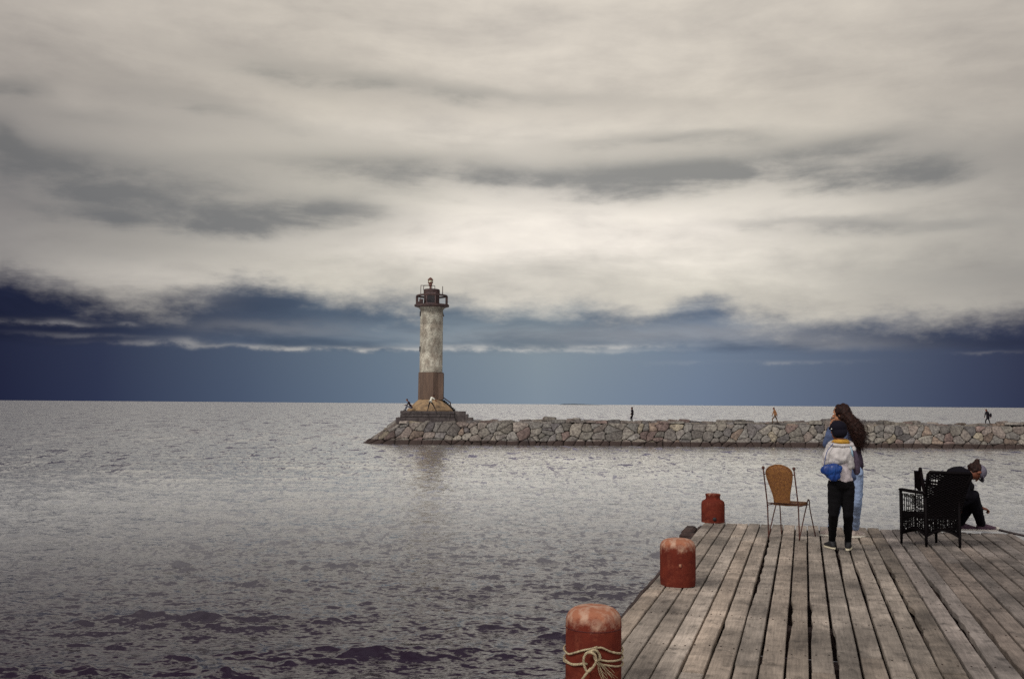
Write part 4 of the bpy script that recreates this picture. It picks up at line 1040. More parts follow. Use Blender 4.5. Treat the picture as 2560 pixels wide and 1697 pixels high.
def wicker_armchair():
    L_ = onz(2254, 1357.5); N_ = onz(2316, 1366); Rr = onz(2400, 1369); Fr = onz(2344, 1354)
    # make a tidy frame: back runs N->R, front is L->F
    bd = (Rr - N_).normalized(); w = (Rr - N_).length
    Lp, Np, Rp = L_, N_, Rr; Fp = Fr
    Fp = Lp + (Rp - Np) * 1.02; Fp = Fp.lerp(Fr, .5)
    for q in (Lp, Np, Rp, Fp): q.z = DECK
    c = (Lp + Np + Rp + Fp) / 4
    t_ = thing('wicker_armchair', c, 'black wicker armchair seen from behind, empty, in front of the crouching man', 'armchair')
    Z = lambda p, z: Vector((p.x, p.y, DECK + z))
    for p, h in ((Lp, .64), (Np, .60), (Rp, .60), (Fp, .64)):
        mb = MB(); mb.tube([Z(p, 0), Z(p, .1), Z(p, h)], [.015, .018, .019], 8); mb.build('leg', M_WICK, t_, smooth=True)
    sk = lambda u: .0 + .12 * (1 - abs(2 * u - 1)) ** .8 * 1.0
    H0 = .14
    def lowedge(u): return .19 * math.sin(math.pi * u) ** 1.0
    # side panels
    rh = random.Random(5)
    holes = {(rh.randint(0, 30), rh.randint(0, 40)) for _ in range(210)}
    def hl(u, v):
        if v > .60 and u < .45 and v < .93: return ((int(u * 34) + int(v * 44)) % 2 == 0)
        return (int(u * 30), int(v * 40)) in holes
    def hl2(u, v): return (int(u * 30), int(v * 40)) in holes
    for a, b, hf in ((Lp, Np, hl), (Fp, Rp, hl2), (Np, Rp, hl2), (Lp, Fp, hl2)):
        front = (a is Lp and b is Fp); top = .60 if not front else .36
        mb = MB(); weave(mb, Z(a, .12), Z(b, .12), Z(a, top), Z(b, top), vmin=lambda u: .16 * math.sin(math.pi * u), su=.024, sv=.0155, r=.0068, hole=hf)
        mb.tube([Z(a.lerp(b, k / 14), .12 + (top - .12) * .16 * math.sin(math.pi * k / 14) + .0) for k in range(15)], .014, 6)
        mb.build('woven_panel', M_WICK, t_)
    # seat
    mb = MB(); vs = [Z(p, z) for z in (.33, .385) for p in (Lp, Np, Rp, Fp)]
    mb.add(vs, [(3, 2, 1, 0), (4, 5, 6, 7), (0, 1, 5, 4), (1, 2, 6, 5), (2, 3, 7, 6), (3, 0, 4, 7)]); mb.build('seat', M_WICK, t_)
    # arms (wide rolled rims)
    for a, b in ((Lp, Np), (Fp, Rp)):
        mb = MB(); d = (b - a).normalized(); s_ = Vector((d.y, -d.x, 0))
        ax = (d, s_, Vector((0, 0, 1)))
        pa, pb = Z(a - d * .012, .650), Z(b + d * .02, .625)
        mid = (pa + pb) / 2; dd = (pb - pa).normalized(); up = dd.cross(s_).normalized() * -1
        mb.bevbox(mid, ((pb - pa).length, .075, .035), .012, (dd, s_, up)); mb.build('armrest', M_WICK, t_)
    # backrest: flares outwards and leans back toward the camera
    back = (Np - Lp).normalized()
    e = (Rp - Np).normalized()
    T0 = Z(Np + back * .04 - e * .0, .875); T1 = Z(Rp + back * .06 + e * .10, .865)
    mb = MB(); weave(mb, Z(Np, .36), Z(Rp, .36), T0, T1, su=.022, sv=.0145, r=.0072, hole=lambda u, v: (.12 < u < .22 and .72 < v < .84 and int(u * 60) % 3 != 0) )
    mb.build('backrest', M_WICK, t_)
    mb = MB(); mb.tube([Z(Np, .58), T0.lerp(Z(Np, .36), .05), T0 + e * .02 + Vector((0, 0, .006)), T1 - e * .02 + Vector((0, 0, .006)), T1.lerp(Z(Rp, .36), .05), Z(Rp, .58)], .019, 8); mb.build('back_frame', M_WICK, t_, smooth=True)
    return t_
wicker_armchair()

# wooden armchair the man sits on
M_DWOOD = mat('dark_stained_wood', (.003, .0015, .002), (.005, .002, .003), 14, .7, spec=.08)
def wood_chair():
    y0 = 13.15
    def Q(px, z, y): 
        p = at(px, 1250, y); return Vector((p.x, y, DECK + z))
    t_ = thing('wooden_armchair', Q(2350, 0, y0), 'dark wooden armchair behind the wicker one, with the bent-over man on it', 'chair')
    ya, yb = 12.95, 13.45
    for y in (ya, yb):
        mb = MB(); mb.tube([Q(2318, 0, y), Q(2316, .40, y), Q(2303 if y == ya else 2300, .83 if y == ya else .80, y)], [.02, .024, .021], 8)
        if y == ya: mb.ell(Q(2302, .84, y), (Vector((.024, 0, 0)), Vector((0, .024, 0)), Vector((0, 0, .035))))
        mb.build('back_post', M_DWOOD, t_, smooth='auto')
        mb = MB(); mb.tube([Q(2395, 0, y), Q(2394, .62, y)], .02, 8); mb.build('front_leg', M_DWOOD, t_, smooth='auto')
        mb = MB(); a, b = Q(2308, .66, y), Q(2398, .60, y); d = (b - a).normalized(); s_ = Vector((0, 1, 0)); mb.bevbox((a + b) / 2, ((b - a).length, .06, .03), .008, (d, s_, d.cross(s_))); mb.build('armrest', M_DWOOD, t_)
    mb = MB()
    for k in range(5):
        z = .44 + k * .085; a = Q(lerp(2313, 2303, k / 4), z, ya); b = Q(lerp(2313, 2301, k / 4), z, yb); mb.box((a + b) / 2, ((b - a).length, .022, .06), ((b - a).normalized(), Vector(((b - a).y, -(b - a).x, 0)).normalized(), Vector((0, 0, 1))))
    mb.build('back_slats', M_DWOOD, t_)
    mb = MB(); a, b, c, d = Q(2314, 0, ya), Q(2396, 0, ya), Q(2396, 0, yb), Q(2314, 0, yb)
    vs = [p + Vector((0, 0, z)) for z in (.39, .425) for p in (a, b, c, d)]
    mb.add(vs, [(3, 2, 1, 0), (4, 5, 6, 7), (0, 1, 5, 4), (1, 2, 6, 5), (2, 3, 7, 6), (3, 0, 4, 7)]); mb.build('seat', M_DWOOD, t_)
    # a flat board resting against the left post
    mb = MB(); a, b = Q(2288.5, 0.0, 13.2), Q(2288.5, .80, 13.2); mb.tube([a, b], .009, 6)
    a, b = Q(2296, .815, 13.2), Q(2296, .52, 13.2)
    top = [Q(2287.5, .815, 13.2), Q(2304, .80, 13.2), Q(2304, .52, 13.2), Q(2289, .60, 13.2)]
    vs = [p + Vector((0, dy, 0)) for dy in (0, .02) for p in top]
    mb.add(vs, [(0, 1, 2, 3), (7, 6, 5, 4), (0, 4, 5, 1), (1, 5, 6, 2), (2, 6, 7, 3), (3, 7, 4, 0)])
    mb.tube([Q(2285, .47, 13.2), Q(2297, .46, 13.2)], .006, 5)
    mb.build('side_board', M_DWOOD, t_)
wood_chair()

# ------------------------------------------------------------------ people
def skinm(n, c): 
    m = mat(n, c, tuple(x * .8 for x in c), 12, .55, bump=.05); m.node_tree.nodes['Principled BSDF'].inputs['Subsurface Weight'].default_value = .08; return m
M_SKIN = skinm('skin_warm', (.42, .19, .10))
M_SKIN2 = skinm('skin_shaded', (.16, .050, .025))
def cloth(n, c, k=.7, rough=.9, sc=14): return mat(n, c, tuple(x * k for x in c), sc, rough, bump=.35, bscale=90, sheen=.0, bdist=.003, spec=.15)
M_HAIR = mat('dark_brown_hair', (.007, .0025, .002), (.026, .008, .005), 40, .7, spec=.2, bump=.5, bscale=120, bdist=.004)
M_EYE = mat('eye', (.7, .68, .65), rough=.2)

def head_prims(c, f, u, s=1.0, jaw=True):
    f = f.normalized(); u = (u - f * u.dot(f)).normalized(); r = f.cross(u)
    P = [('e', c + u * .012 * s, (r * .074 * s, f * .092 * s, u * .102 * s)),
         ('e', c + f * .012 * s - u * .045 * s, (r * .064 * s, f * .078 * s, u * .075 * s)),
         ('e', c + f * .042 * s - u * .088 * s, (r * .040 * s, f * .042 * s, u * .030 * s)),
         ('c', c + f * .088 * s + u * .012 * s, c + f * .108 * s - u * .030 * s, .010 * s, .014 * s),
         ('c', c + f * .082 * s + u * .030 * s - r * .03 * s, c + f * .082 * s + u * .030 * s + r * .03 * s, .011 * s, .011 * s),
         ('c', c + f * .080 * s - u * .060 * s - r * .016 * s, c + f * .080 * s - u * .060 * s + r * .016 * s, .009 * s, .009 * s)]
    for k in (-1, 1): P.append(('e', c + r * (.077 * k * s) - f * .005 * s - u * .01 * s, (r * .012 * s, f * .020 * s, u * .032 * s)))
    return P
def hand_prims(w, d, n, side, s=1.0, curl=.5):
    """palm, four bent fingers and a thumb; d = along the hand, n = palm normal, side = thumb side sign"""
    d = d.normalized(); n = (n - d * n.dot(d)).normalized(); r = d.cross(n) * side
    P = [('e', w + d * .045 * s, (d * .052 * s, r * .040 * s, n * .017 * s)), ('c', w, w + d * .03 * s, .023 * s, .022 * s)]
    for i, (off, ln) in enumerate(((.030, .072), (.010, .080), (-.010, .074), (-.028, .058))):
        p = w + d * .082 * s + r * off * s; a = 0.15 + curl * .35
        dirv = d + r * off * 1.5
        for seg_, rad in ((.45, .0088), (.32, .0080), (.23, .0072)):
            v = (dirv * math.cos(a) + n * math.sin(a)).normalized(); q = p + v * ln * seg_ * s
            P.append(('c', p, q, rad * s, rad * .93 * s)); p = q; a += curl * .95
    p = w + d * .025 * s + r * .030 * s; v = (d * .55 + r * .8 + n * .35).normalized(); q = p + v * .040 * s; P.append(('c', p, q, .0115 * s, .0100 * s))
    v = (d * .85 + r * .35 + n * .5).normalized(); q2 = q + v * .030 * s; P.append(('c', q, q2, .0100 * s, .0085 * s))
    return P
def torso_prims(J, s, g=0.0):
    pel, ch = J['pel'], J['chest']; sl, sr = J['shL'], J['shR']; hl, hr = J['hipL'], J['hipR']
    lat = (sr - sl).normalized(); up = (ch - pel).normalized(); fr = lat.cross(up).normalized()
    hlat = (hr - hl).normalized()
    P = [('e', pel, (hlat * (.150 + g) * s, fr * (.108 + g) * s, up * .12 * s)),
         ('e', pel.lerp(ch, .45), (lat * (.128 + g) * s, fr * (.098 + g) * s, up * .17 * s)),
         ('e', ch, (lat * (.150 + g) * s, fr * (.108 + g) * s, up * .155 * s)),
         ('c', sl.lerp(sr, .12), sl.lerp(sr, .88), (.058 + g * .6) * s, (.058 + g * .6) * s),
         ('c', (sl + sr) / 2, J['neck'], (.075 + g * .6) * s, (.05 + g * .3) * s)]
    return P
def limb(a, b, c, r):
    return [('c', a, b, r[0], r[1]), ('c', b, c, r[2], r[3])]
def foot_prims(an, toe, s, g=0.0):
    d = (toe - an); d.z = 0; d = d.normalized(); low = Vector((an.x, an.y, an.z))
    h = Vector((an.x, an.y, min(an.z, toe.z + .06 * s)))
    return [('c', an, Vector((an.x, an.y, toe.z + .045 * s)) - d * .02 * s, (.042 + g) * s, (.040 + g) * s),
            ('c', Vector((an.x, an.y, toe.z + .03 * s)) - d * .03 * s, Vector((toe.x, toe.y, toe.z + .018 * s)), (.034 + g) * s, (.026 + g) * s),
            ('c', Vector((an.x, an.y, toe.z + .05 * s)) + d * .03 * s, Vector((toe.x, toe.y, toe.z + .024 * s)) - d * .04 * s, (.036 + g) * s, (.028 + g) * s)]
def sole(an, toe, z, s, name, m, parent, th=.022, wd=.088):
    d = (toe - an); d.z = 0; d = d.normalized(); r = Vector((d.y, -d.x, 0)); mb = MB()
    a = Vector((an.x, an.y, z)) - d * .075 * s; b = Vector((toe.x, toe.y, z)) + d * .032 * s; L_ = (b - a).length
    outl = []
    for k in range(20):
        t_ = k / 20 * 2 * math.pi; x = (1 - math.cos(t_)) / 2; w = math.copysign(abs(math.sin(t_)) ** .6, math.sin(t_)) * (wd / 2) * s * (0.82 + .25 * x)
        outl.append(a + d * (L_ * x) + r * w)
    n = len(outl); vs = outl + [p + Vector((0, 0, th * s)) for p in outl]
    mb.add(vs, [tuple(range(n - 1, -1, -1)), tuple(range(n, 2 * n))] + [(i, (i + 1) % n, n + (i + 1) % n, n + i) for i in range(n)])
    return mb.build(name, m, parent)

def human(label, origin, J, s, spec):
    t_ = thing('person', origin, label, 'person', spec.get('group'))
    vx = spec.get('voxel', .006); hd = J['head']; f, u = J['face'], J['up']
    B = head_prims(hd, f, u, s * spec.get('head', 1.0)) + [('c', J['neck'], hd - u.normalized() * .05 * s - f.normalized() * .015 * s, .054 * s, .052 * s)]
    B += torso_prims(J, s, -.006)
    for k in 'LR':
        B += limb(J['sh' + k], J['el' + k], J['wr' + k], (.046 * s, .038 * s, .038 * s, .026 * s))
        hdir = J.get('hd' + k, J['wr' + k] - J['el' + k]); hn = J.get('hn' + k, Vector((0, 1, 0)))
        if spec.get('hands', True): B += hand_prims(J['wr' + k], hdir, hn, 1 if k == 'L' else -1, s, spec.get('curl', .6))
        else: B.append(('c', J['wr' + k], J['wr' + k] + hdir.normalized() * .12 * s, .03 * s, .026 * s))
        B += limb(J['hip' + k], J['kn' + k], J['an' + k], (.080 * s, .052 * s, .050 * s, .036 * s))
        B += foot_prims(J['an' + k], J['toe' + k], s, -.006)
    blob('body', B, vx, spec['skin'], t_, 4)
    # eyes
    if spec.get('eyes', True):
        fr = f.normalized(); uu = (u - fr * u.dot(fr)).normalized(); r = fr.cross(uu); hs = s * spec.get('head', 1.0)
        for k in (-1, 1):
            mb = MB(); mb.ell(hd + fr * .083 * hs + uu * .008 * hs + r * (.031 * k * hs), (r * .012 * hs, fr * .010 * hs, uu * .008 * hs), 10, 6); mb.build('eye', M_EYE, t_, smooth=True)
    # trousers
    tr = spec.get('trousers')
    if tr:
        g = spec.get('tg', .012)
        P = [('e', J['pel'] - Vector((0, 0, .0)), ((J['hipR'] - J['hipL']).normalized() * (.158 + g) * s * spec.get('hipw', 1), Vector((0, 1, 0)) * (.112 + g) * s, Vector((0, 0, 1)) * .115 * s))]
        for k in 'LR':
            rr = spec.get('legr', (.088, .062, .058, .046)); low = J['an' + k] + (J['kn' + k] - J['an' + k]) * spec.get('hem', .04)
            P += limb(J['hip' + k], J['kn' + k], low, tuple(x * s for x in rr))
        blob('trousers', P, vx * 1.25, tr, t_, 4, disp=.009 * s, dscale=9, dstretch=(1, 1, 1.6))
    jk = spec.get('jacket')
    if jk:
        g = spec.get('jg', .02)
        P = torso_prims(J, s, g)
        if spec.get('hemdrop'):
            P.append(('c', J['pel'].lerp(J['chest'], .3), J['pel'] - Vector((0, 0, spec['hemdrop'])), .14 * s, spec.get('hemr', .15) * s))
        for k in 'LR':
            w_ = J['wr' + k].lerp(J['el' + k], spec.get('cuff', .06))
            P += limb(J['sh' + k], J['el' + k], w_, tuple(x * s for x in spec.get('armr', (.064, .055, .053, .042))))
        blob('jacket', P, vx * 1.25, jk, t_, 4, disp=spec.get('fold', .014) * s, dscale=8)
    sh = spec.get('shoes')
    for k in 'LR':
        if sh:
            o = blob('shoe', foot_prims(J['an' + k], J['toe' + k], s, .004), vx * 1.2, sh, t_, 3)
            if spec.get('sole'): sole(J['an' + k], J['toe' + k], spec['gz'][k] if isinstance(spec['gz'], dict) else spec['gz'], s, 'sole', spec['sole'], o)
    return t_

V = Vector
# --- curly-haired woman
def woman():
    Y0 = 12.42; s = .985
    def P(px, py, dy=0): return at(px, py, Y0 + dy)
    an = {}
    J = dict(head=P(2103, 1034, .0), face=V((-.80, .55, -.12)), up=V((-.12, 0, 1)), neck=P(2113, 1062, .0), chest=P(2117, 1098, .0), pel=P(2124, 1178, .0),
             shL=P(2094, 1080, .10), shR=P(2141, 1080, -.10), elL=P(2066, 1110, .22), elR=P(2100, 1112, .34), wrL=P(2078, 1070, .28), wrR=P(2092, 1066, .34),
             hipL=P(2108, 1180, .05), hipR=P(2140, 1182, -.05), knL=P(2095, 1252, .08), knR=P(2142, 1255, -.02))
    zl = DECK
    aL = onz(2078, 1340); aR = onz(2137, 1342.5)
    J['anL'] = V((aL.x, aL.y, DECK + .10)); J['anR'] = V((aR.x, aR.y, DECK + .10))
    J['toeL'] = V((aL.x - .10, aL.y + .06, DECK + .014)); J['toeR'] = V((aR.x + .115, aR.y + .03, DECK + .014))
    J['hdL'] = V((.04, .03, 1)); J['hnL'] = V((.7, -.2, 0)); J['hdR'] = V((-.25, -.05, 1)); J['hnR'] = V((-.6, .1, 0))
    org = (J['anL'] + J['anR']) / 2; org.z = DECK
    denim = cloth('blue_denim_jacket', (.075, .10, .185), .55); jeans = cloth('pale_blue_jeans', (.24, .31, .46), .8)
    t_ = human('woman in a blue denim jacket with long curly brown hair, hands raised to her face', org, J, s,
               dict(skin=M_SKIN, jacket=denim, trousers=jeans, shoes=mat('tan_sneaker', (.26, .19, .17), (.45, .38, .34), 12, .7), sole=mat('white_rubber', (.62, .58, .50), rough=.6), gz=DECK,
                    hem=.09, legr=(.092, .070, .064, .052), hemdrop=.02, hemr=.145, curl=.9, voxel=.006, jg=.018))
    # long lower jacket side on the right, denim with shade put into its colour
    blob('jacket_hem', [('c', P(2138, 1110, -.12), P(2147, 1160, -.06), .055, .062), ('c', P(2147, 1160, -.06), P(2140, 1180, .0), .062, .050), ('c', P(2130, 1110, .0), P(2134, 1180, .02), .07, .07)], .008, cloth('shaded_denim', (.055, .040, .062), .7), t_, 4, disp=.012)
    # hair: curly mass from the crown down the back
    hp = [('e', P(2106, 1028, -.005), (V((.100, 0, 0)), V((0, .118, 0)), V((0, 0, .098)))), ('e', P(2112, 1037, -.05), (V((.085, 0, 0)), V((0, .085, 0)), V((0, 0, .085))))]
    path = [P(2118, 1043, -.07), P(2131, 1056, -.12), P(2141, 1072, -.15), P(2146, 1088, -.16), P(2145, 1101, -.15), P(2141, 1112, -.13)]
    rad = [.074, .082, .090, .086, .070, .048]
    for i in range(len(path) - 1): hp.append(('c', path[i], path[i + 1], rad[i], rad[i + 1]))
    hr = blob('hair', hp, .010, M_HAIR, t_, 3, disp=.016, dscale=22)
    rr = random.Random(4); mb = MB()
    for i in range(950):
        k = rr.random() ** .8 * (len(path) - 1); a = int(min(k, len(path) - 2)); c = path[a].lerp(path[a + 1], k - a); R_ = lerp(rad[a], rad[a + 1], k - a)
        d = V((rr.gauss(0, 1), rr.gauss(0, 1), rr.gauss(0, 1))).normalized()
        p = c + d * R_ * .92; q = [p]; ph = rr.random() * 6
        L_ = rr.uniform(.05, .13); out = (d * .8 + V((0.06, 0, -1)) * .8).normalized()
        for j in range(1, 8):
            q.append(p + out * (L_ * j / 7) + V((math.cos(ph + j * 1.3), math.sin(ph + j * 1.3), 0)) * .009)
        mb.tube(q, [.0024 * (1 - j / 8 * .8) for j in range(8)], 3)
    for i in range(160):
        d = V((rr.gauss(0, 1), rr.gauss(0, .8), abs(rr.gauss(0, .8)))).normalized(); c = P(2106, 1032, -.01)
        if d.x < -.75 and d.z < .3: continue
        p = c + V((d.x * .098, d.y * .10, d.z * .10)) * .95; q = [p]; ph = rr.random() * 6
        for j in range(1, 6): q.append(p + (d * .3 + V((.35, -.2, -.55))) * (.05 * j / 5) + V((math.cos(ph + j * 1.4), math.sin(ph + j * 1.4), 0)) * .006)
        mb.tube(q, [.003 * (1 - j / 6 * .8) for j in range(6)], 3)
    mb.build('curls', M_HAIR, hr)
    # white socks
    for k in 'R': 
        a = J['an' + k]; mb = MB(); mb.cap(a + V((0, 0, -.03)), a + V((0, 0, .055)), .040, .038); mb.build('sock', mat('white_sock', (.6, .58, .58), rough=.9), t_, smooth=True)
    # the camera she holds to her eye
    cp = P(2088, 1046, .30); ph = thing('handheld_camera', cp, 'small dark camera the curly-haired woman holds up to her eye', 'camera')
    ax = (V((.57, .82, 0)).normalized(), V((-.82, .57, 0)).normalized(), V((0, 0, 1)))
    mc = mat('black_camera_body', (.02, .018, .018), rough=.5)
    MB().bevbox(cp, (.085, .04, .055), .008, ax).build('camera_body', mc, ph)
    MB().tube([cp - ax[0] * 0, cp + ax[1] * .045], .022, 14).build('lens', mc, ph, smooth='auto')
woman()

# --- boy
def boy():
    Y0 = 11.28; s = .86
    def P(px, py, dy=0): return at(px, py, Y0 + dy)
    def c2(cx, cy, dy=0): return P(1980 + cx / 3.733, 980 + cy / 3.733, dy)
    aL = onz(2081, 1371); aR = onz(2121, 1374)
    J = dict(head=c2(432, 352, .02), face=V((-.45, .88, -.05)), up=V((.02, -.03, 1)), neck=c2(447, 452, 0), chest=c2(450, 590, 0), pel=c2(455, 855, 0),
             shL=c2(365, 515, .02), shR=c2(540, 515, 0), elL=c2(335, 640, .10), elR=c2(560, 650, .10), wrL=c2(385, 660, .27), wrR=c2(515, 665, .27),
             hipL=c2(405, 880), hipR=c2(510, 880), knL=c2(388, 1130, .03), knR=c2(522, 1130, .03))
    J['anL'] = V((aL.x, aL.y + .01, DECK + .10)); J['anR'] = V((aR.x, aR.y + .01, DECK + .10))
    J['toeL'] = V((aL.x - .025, aL.y + .15, DECK + .014)); J['toeR'] = V((aR.x + .06, aR.y + .13, DECK + .014))
    J['hdL'] = V((.4, .9, .3)); J['hdR'] = V((-.4, .9, .3)); J['hnL'] = V((.6, 0, -.3)); J['hnR'] = V((-.6, 0, -.3))
    org = (J['anL'] + J['anR']) / 2; org.z = DECK
    black = cloth('black_trousers', (.0035, .003, .004), .7); hoodie = cloth('pale_grey_sweatshirt', (.47, .44, .43), .80)
    t_ = human('boy seen from behind in dark cap, pale grey top and black trousers', org, J, s,
               dict(skin=M_SKIN2, trousers=black, shoes=mat('black_shoe', (.012, .011, .013), rough=.6), sole=mat('cream_rubber', (.60, .54, .40), rough=.6), gz=DECK,
                    hem=.03, legr=(.104, .070, .066, .048), tg=.02, voxel=.0055, head=1.08, hipw=.93, curl=.6))
    # under shirt
    blob('shirt', [('c', c2(455, 620), c2(455, 790), .125, .118), ('e', c2(455, 815), (V((.137, 0, 0)), V((0, .10, 0)), V((0, 0, .075))))] +
         limb(J['shL'], J['elL'], J['wrL'], (.055, .050, .048, .036)) + limb(J['shR'], J['elR'], J['wrR'], (.055, .050, .048, .036)),
         .007, cloth('off_white_shirt', (.52, .46, .47), .85), t_, 3, disp=.008, dscale=10)
    # loose hoodie slung over shoulders
    hd_ = blob('hoodie', [('c', c2(380, 530, .0), c2(530, 530, .0), .075, .070), ('e', c2(425, 600, -.04), (V((.165, 0, 0)), V((0, .12, 0)), V((0, 0, .115)))),
                    ('e', c2(385, 640, -.02), (V((.115, 0, 0)), V((0, .13, 0)), V((0, 0, .075)))), ('c', c2(500, 560, -.05), c2(530, 680, -.07), .075, .060), ('c', c2(440, 650, -.06), c2(525, 690, -.07), .062, .045), ('c', c2(350, 560), c2(325, 650), .06, .055)],
         .007, hoodie, t_, 3, disp=.016, dscale=11, dstretch=(1.2, 1, .9))
    # rolled hood rim around the neck
    mb = MB(); rim = [c2(350, 485, -.01), c2(395, 492, -.085), c2(450, 500, -.10), c2(505, 500, -.09), c2(560, 500, -.02), c2(540, 470, .06), c2(450, 455, .10), c2(375, 465, .06)]
    mb.tube(catmull(rim, 5, True), .021, 10, closed=True); mb.build('hood', hoodie, hd_, smooth=True)
    mb = MB(); rim = [c2(395, 465, .0), c2(430, 462, -.07), c2(480, 465, -.075), c2(515, 470, -.02), c2(500, 455, .06), c2(430, 450, .07)]
    mb.tube(catmull(rim, 5, True), .026, 10, closed=True); mb.build('collar', mat('yellow_collar', (.46, .25, .025), (.36, .18, .02), 20, .8), t_, smooth=True)
    # dark sleeve draped on the right and pale-blue stripe
    blob('draped_sleeve', [('c', c2(560, 540, -.03), c2(590, 640, -.05), .040, .050), ('c', c2(590, 640, -.05), c2(605, 740, -.04), .050, .038)], .007, cloth('mauve_sleeve', (.075, .055, .08), .7), t_, 3, disp=.010)
    mb = MB(); mb.tube([c2(540, 505, -.07), c2(556, 550, -.105), c2(568, 600, -.115)], [.010, .013, .008], 6); mb.build('stripe', mat('pale_blue_stripe', (.25, .38, .48), rough=.8), t_, smooth=True)
    # cap
    hc = J['head']; fv = J['face'].normalized()
    M_CAP = cloth('dark_navy_cap', (.006, .005, .011), .8)
    cp = blob('cap', [('e', hc + V((0, 0, .028)), (V((.093, 0, 0)), V((0, .100, 0)), V((0, 0, .080)))), ('e', hc + V((.006, -.022, -.025)), (V((.085, 0, 0)), V((0, .080, 0)), V((0, 0, .075)))),
                     ('c', hc + fv * .08 + V((0, 0, .035)), hc + fv * .13 + V((0, 0, .02)), .022, .016)], .006, M_CAP, t_, 3)
    mb = MB(); mb.ell(c2(368, 342, -.055), (V((.006, 0, 0)), V((0, .006, 0)), V((0, 0, .006))), 8, 6); mb.build('snap_button', mat('white_button', (.7, .7, .7), rough=.4), cp)
    # blue bag
    bc = c2(368, 745, -.14)
    bg = thing('drawstring_bag', bc, 'shiny royal blue bag hanging at the small of the boy\'s back', 'bag')
    m_b = mat('blue_nylon', (.004, .022, .13), (.008, .05, .22), 9, .42, bump=.5, bscale=14, bdist=.012)
    def bagform():
        return [('e', bc + V((0, 0, .02)), (V((.115, 0, 0)), V((0, .06, 0)), V((0, 0, .070)))), ('e', bc + V((.02, 0, -.035)), (V((.078, 0, 0)), V((0, .05, 0)), V((0, 0, .070)))), ('e', bc + V((.01, 0, .045)), (V((.11, 0, 0)), V((0, .05, 0)), V((0, 0, .05))))]
    blob('pouch', bagform(), .006, m_b, bg, 3, disp=.014, dscale=14, dstretch=(1.6, 1, .6))
    mb = MB(); mb.tube(catmull([c2(300, 690, -.13), c2(325, 560, -.14), c2(375, 490, -.10), c2(390, 460, -.02)], 6), .004, 5); mb.build('cord', m_b, bg)
boy()

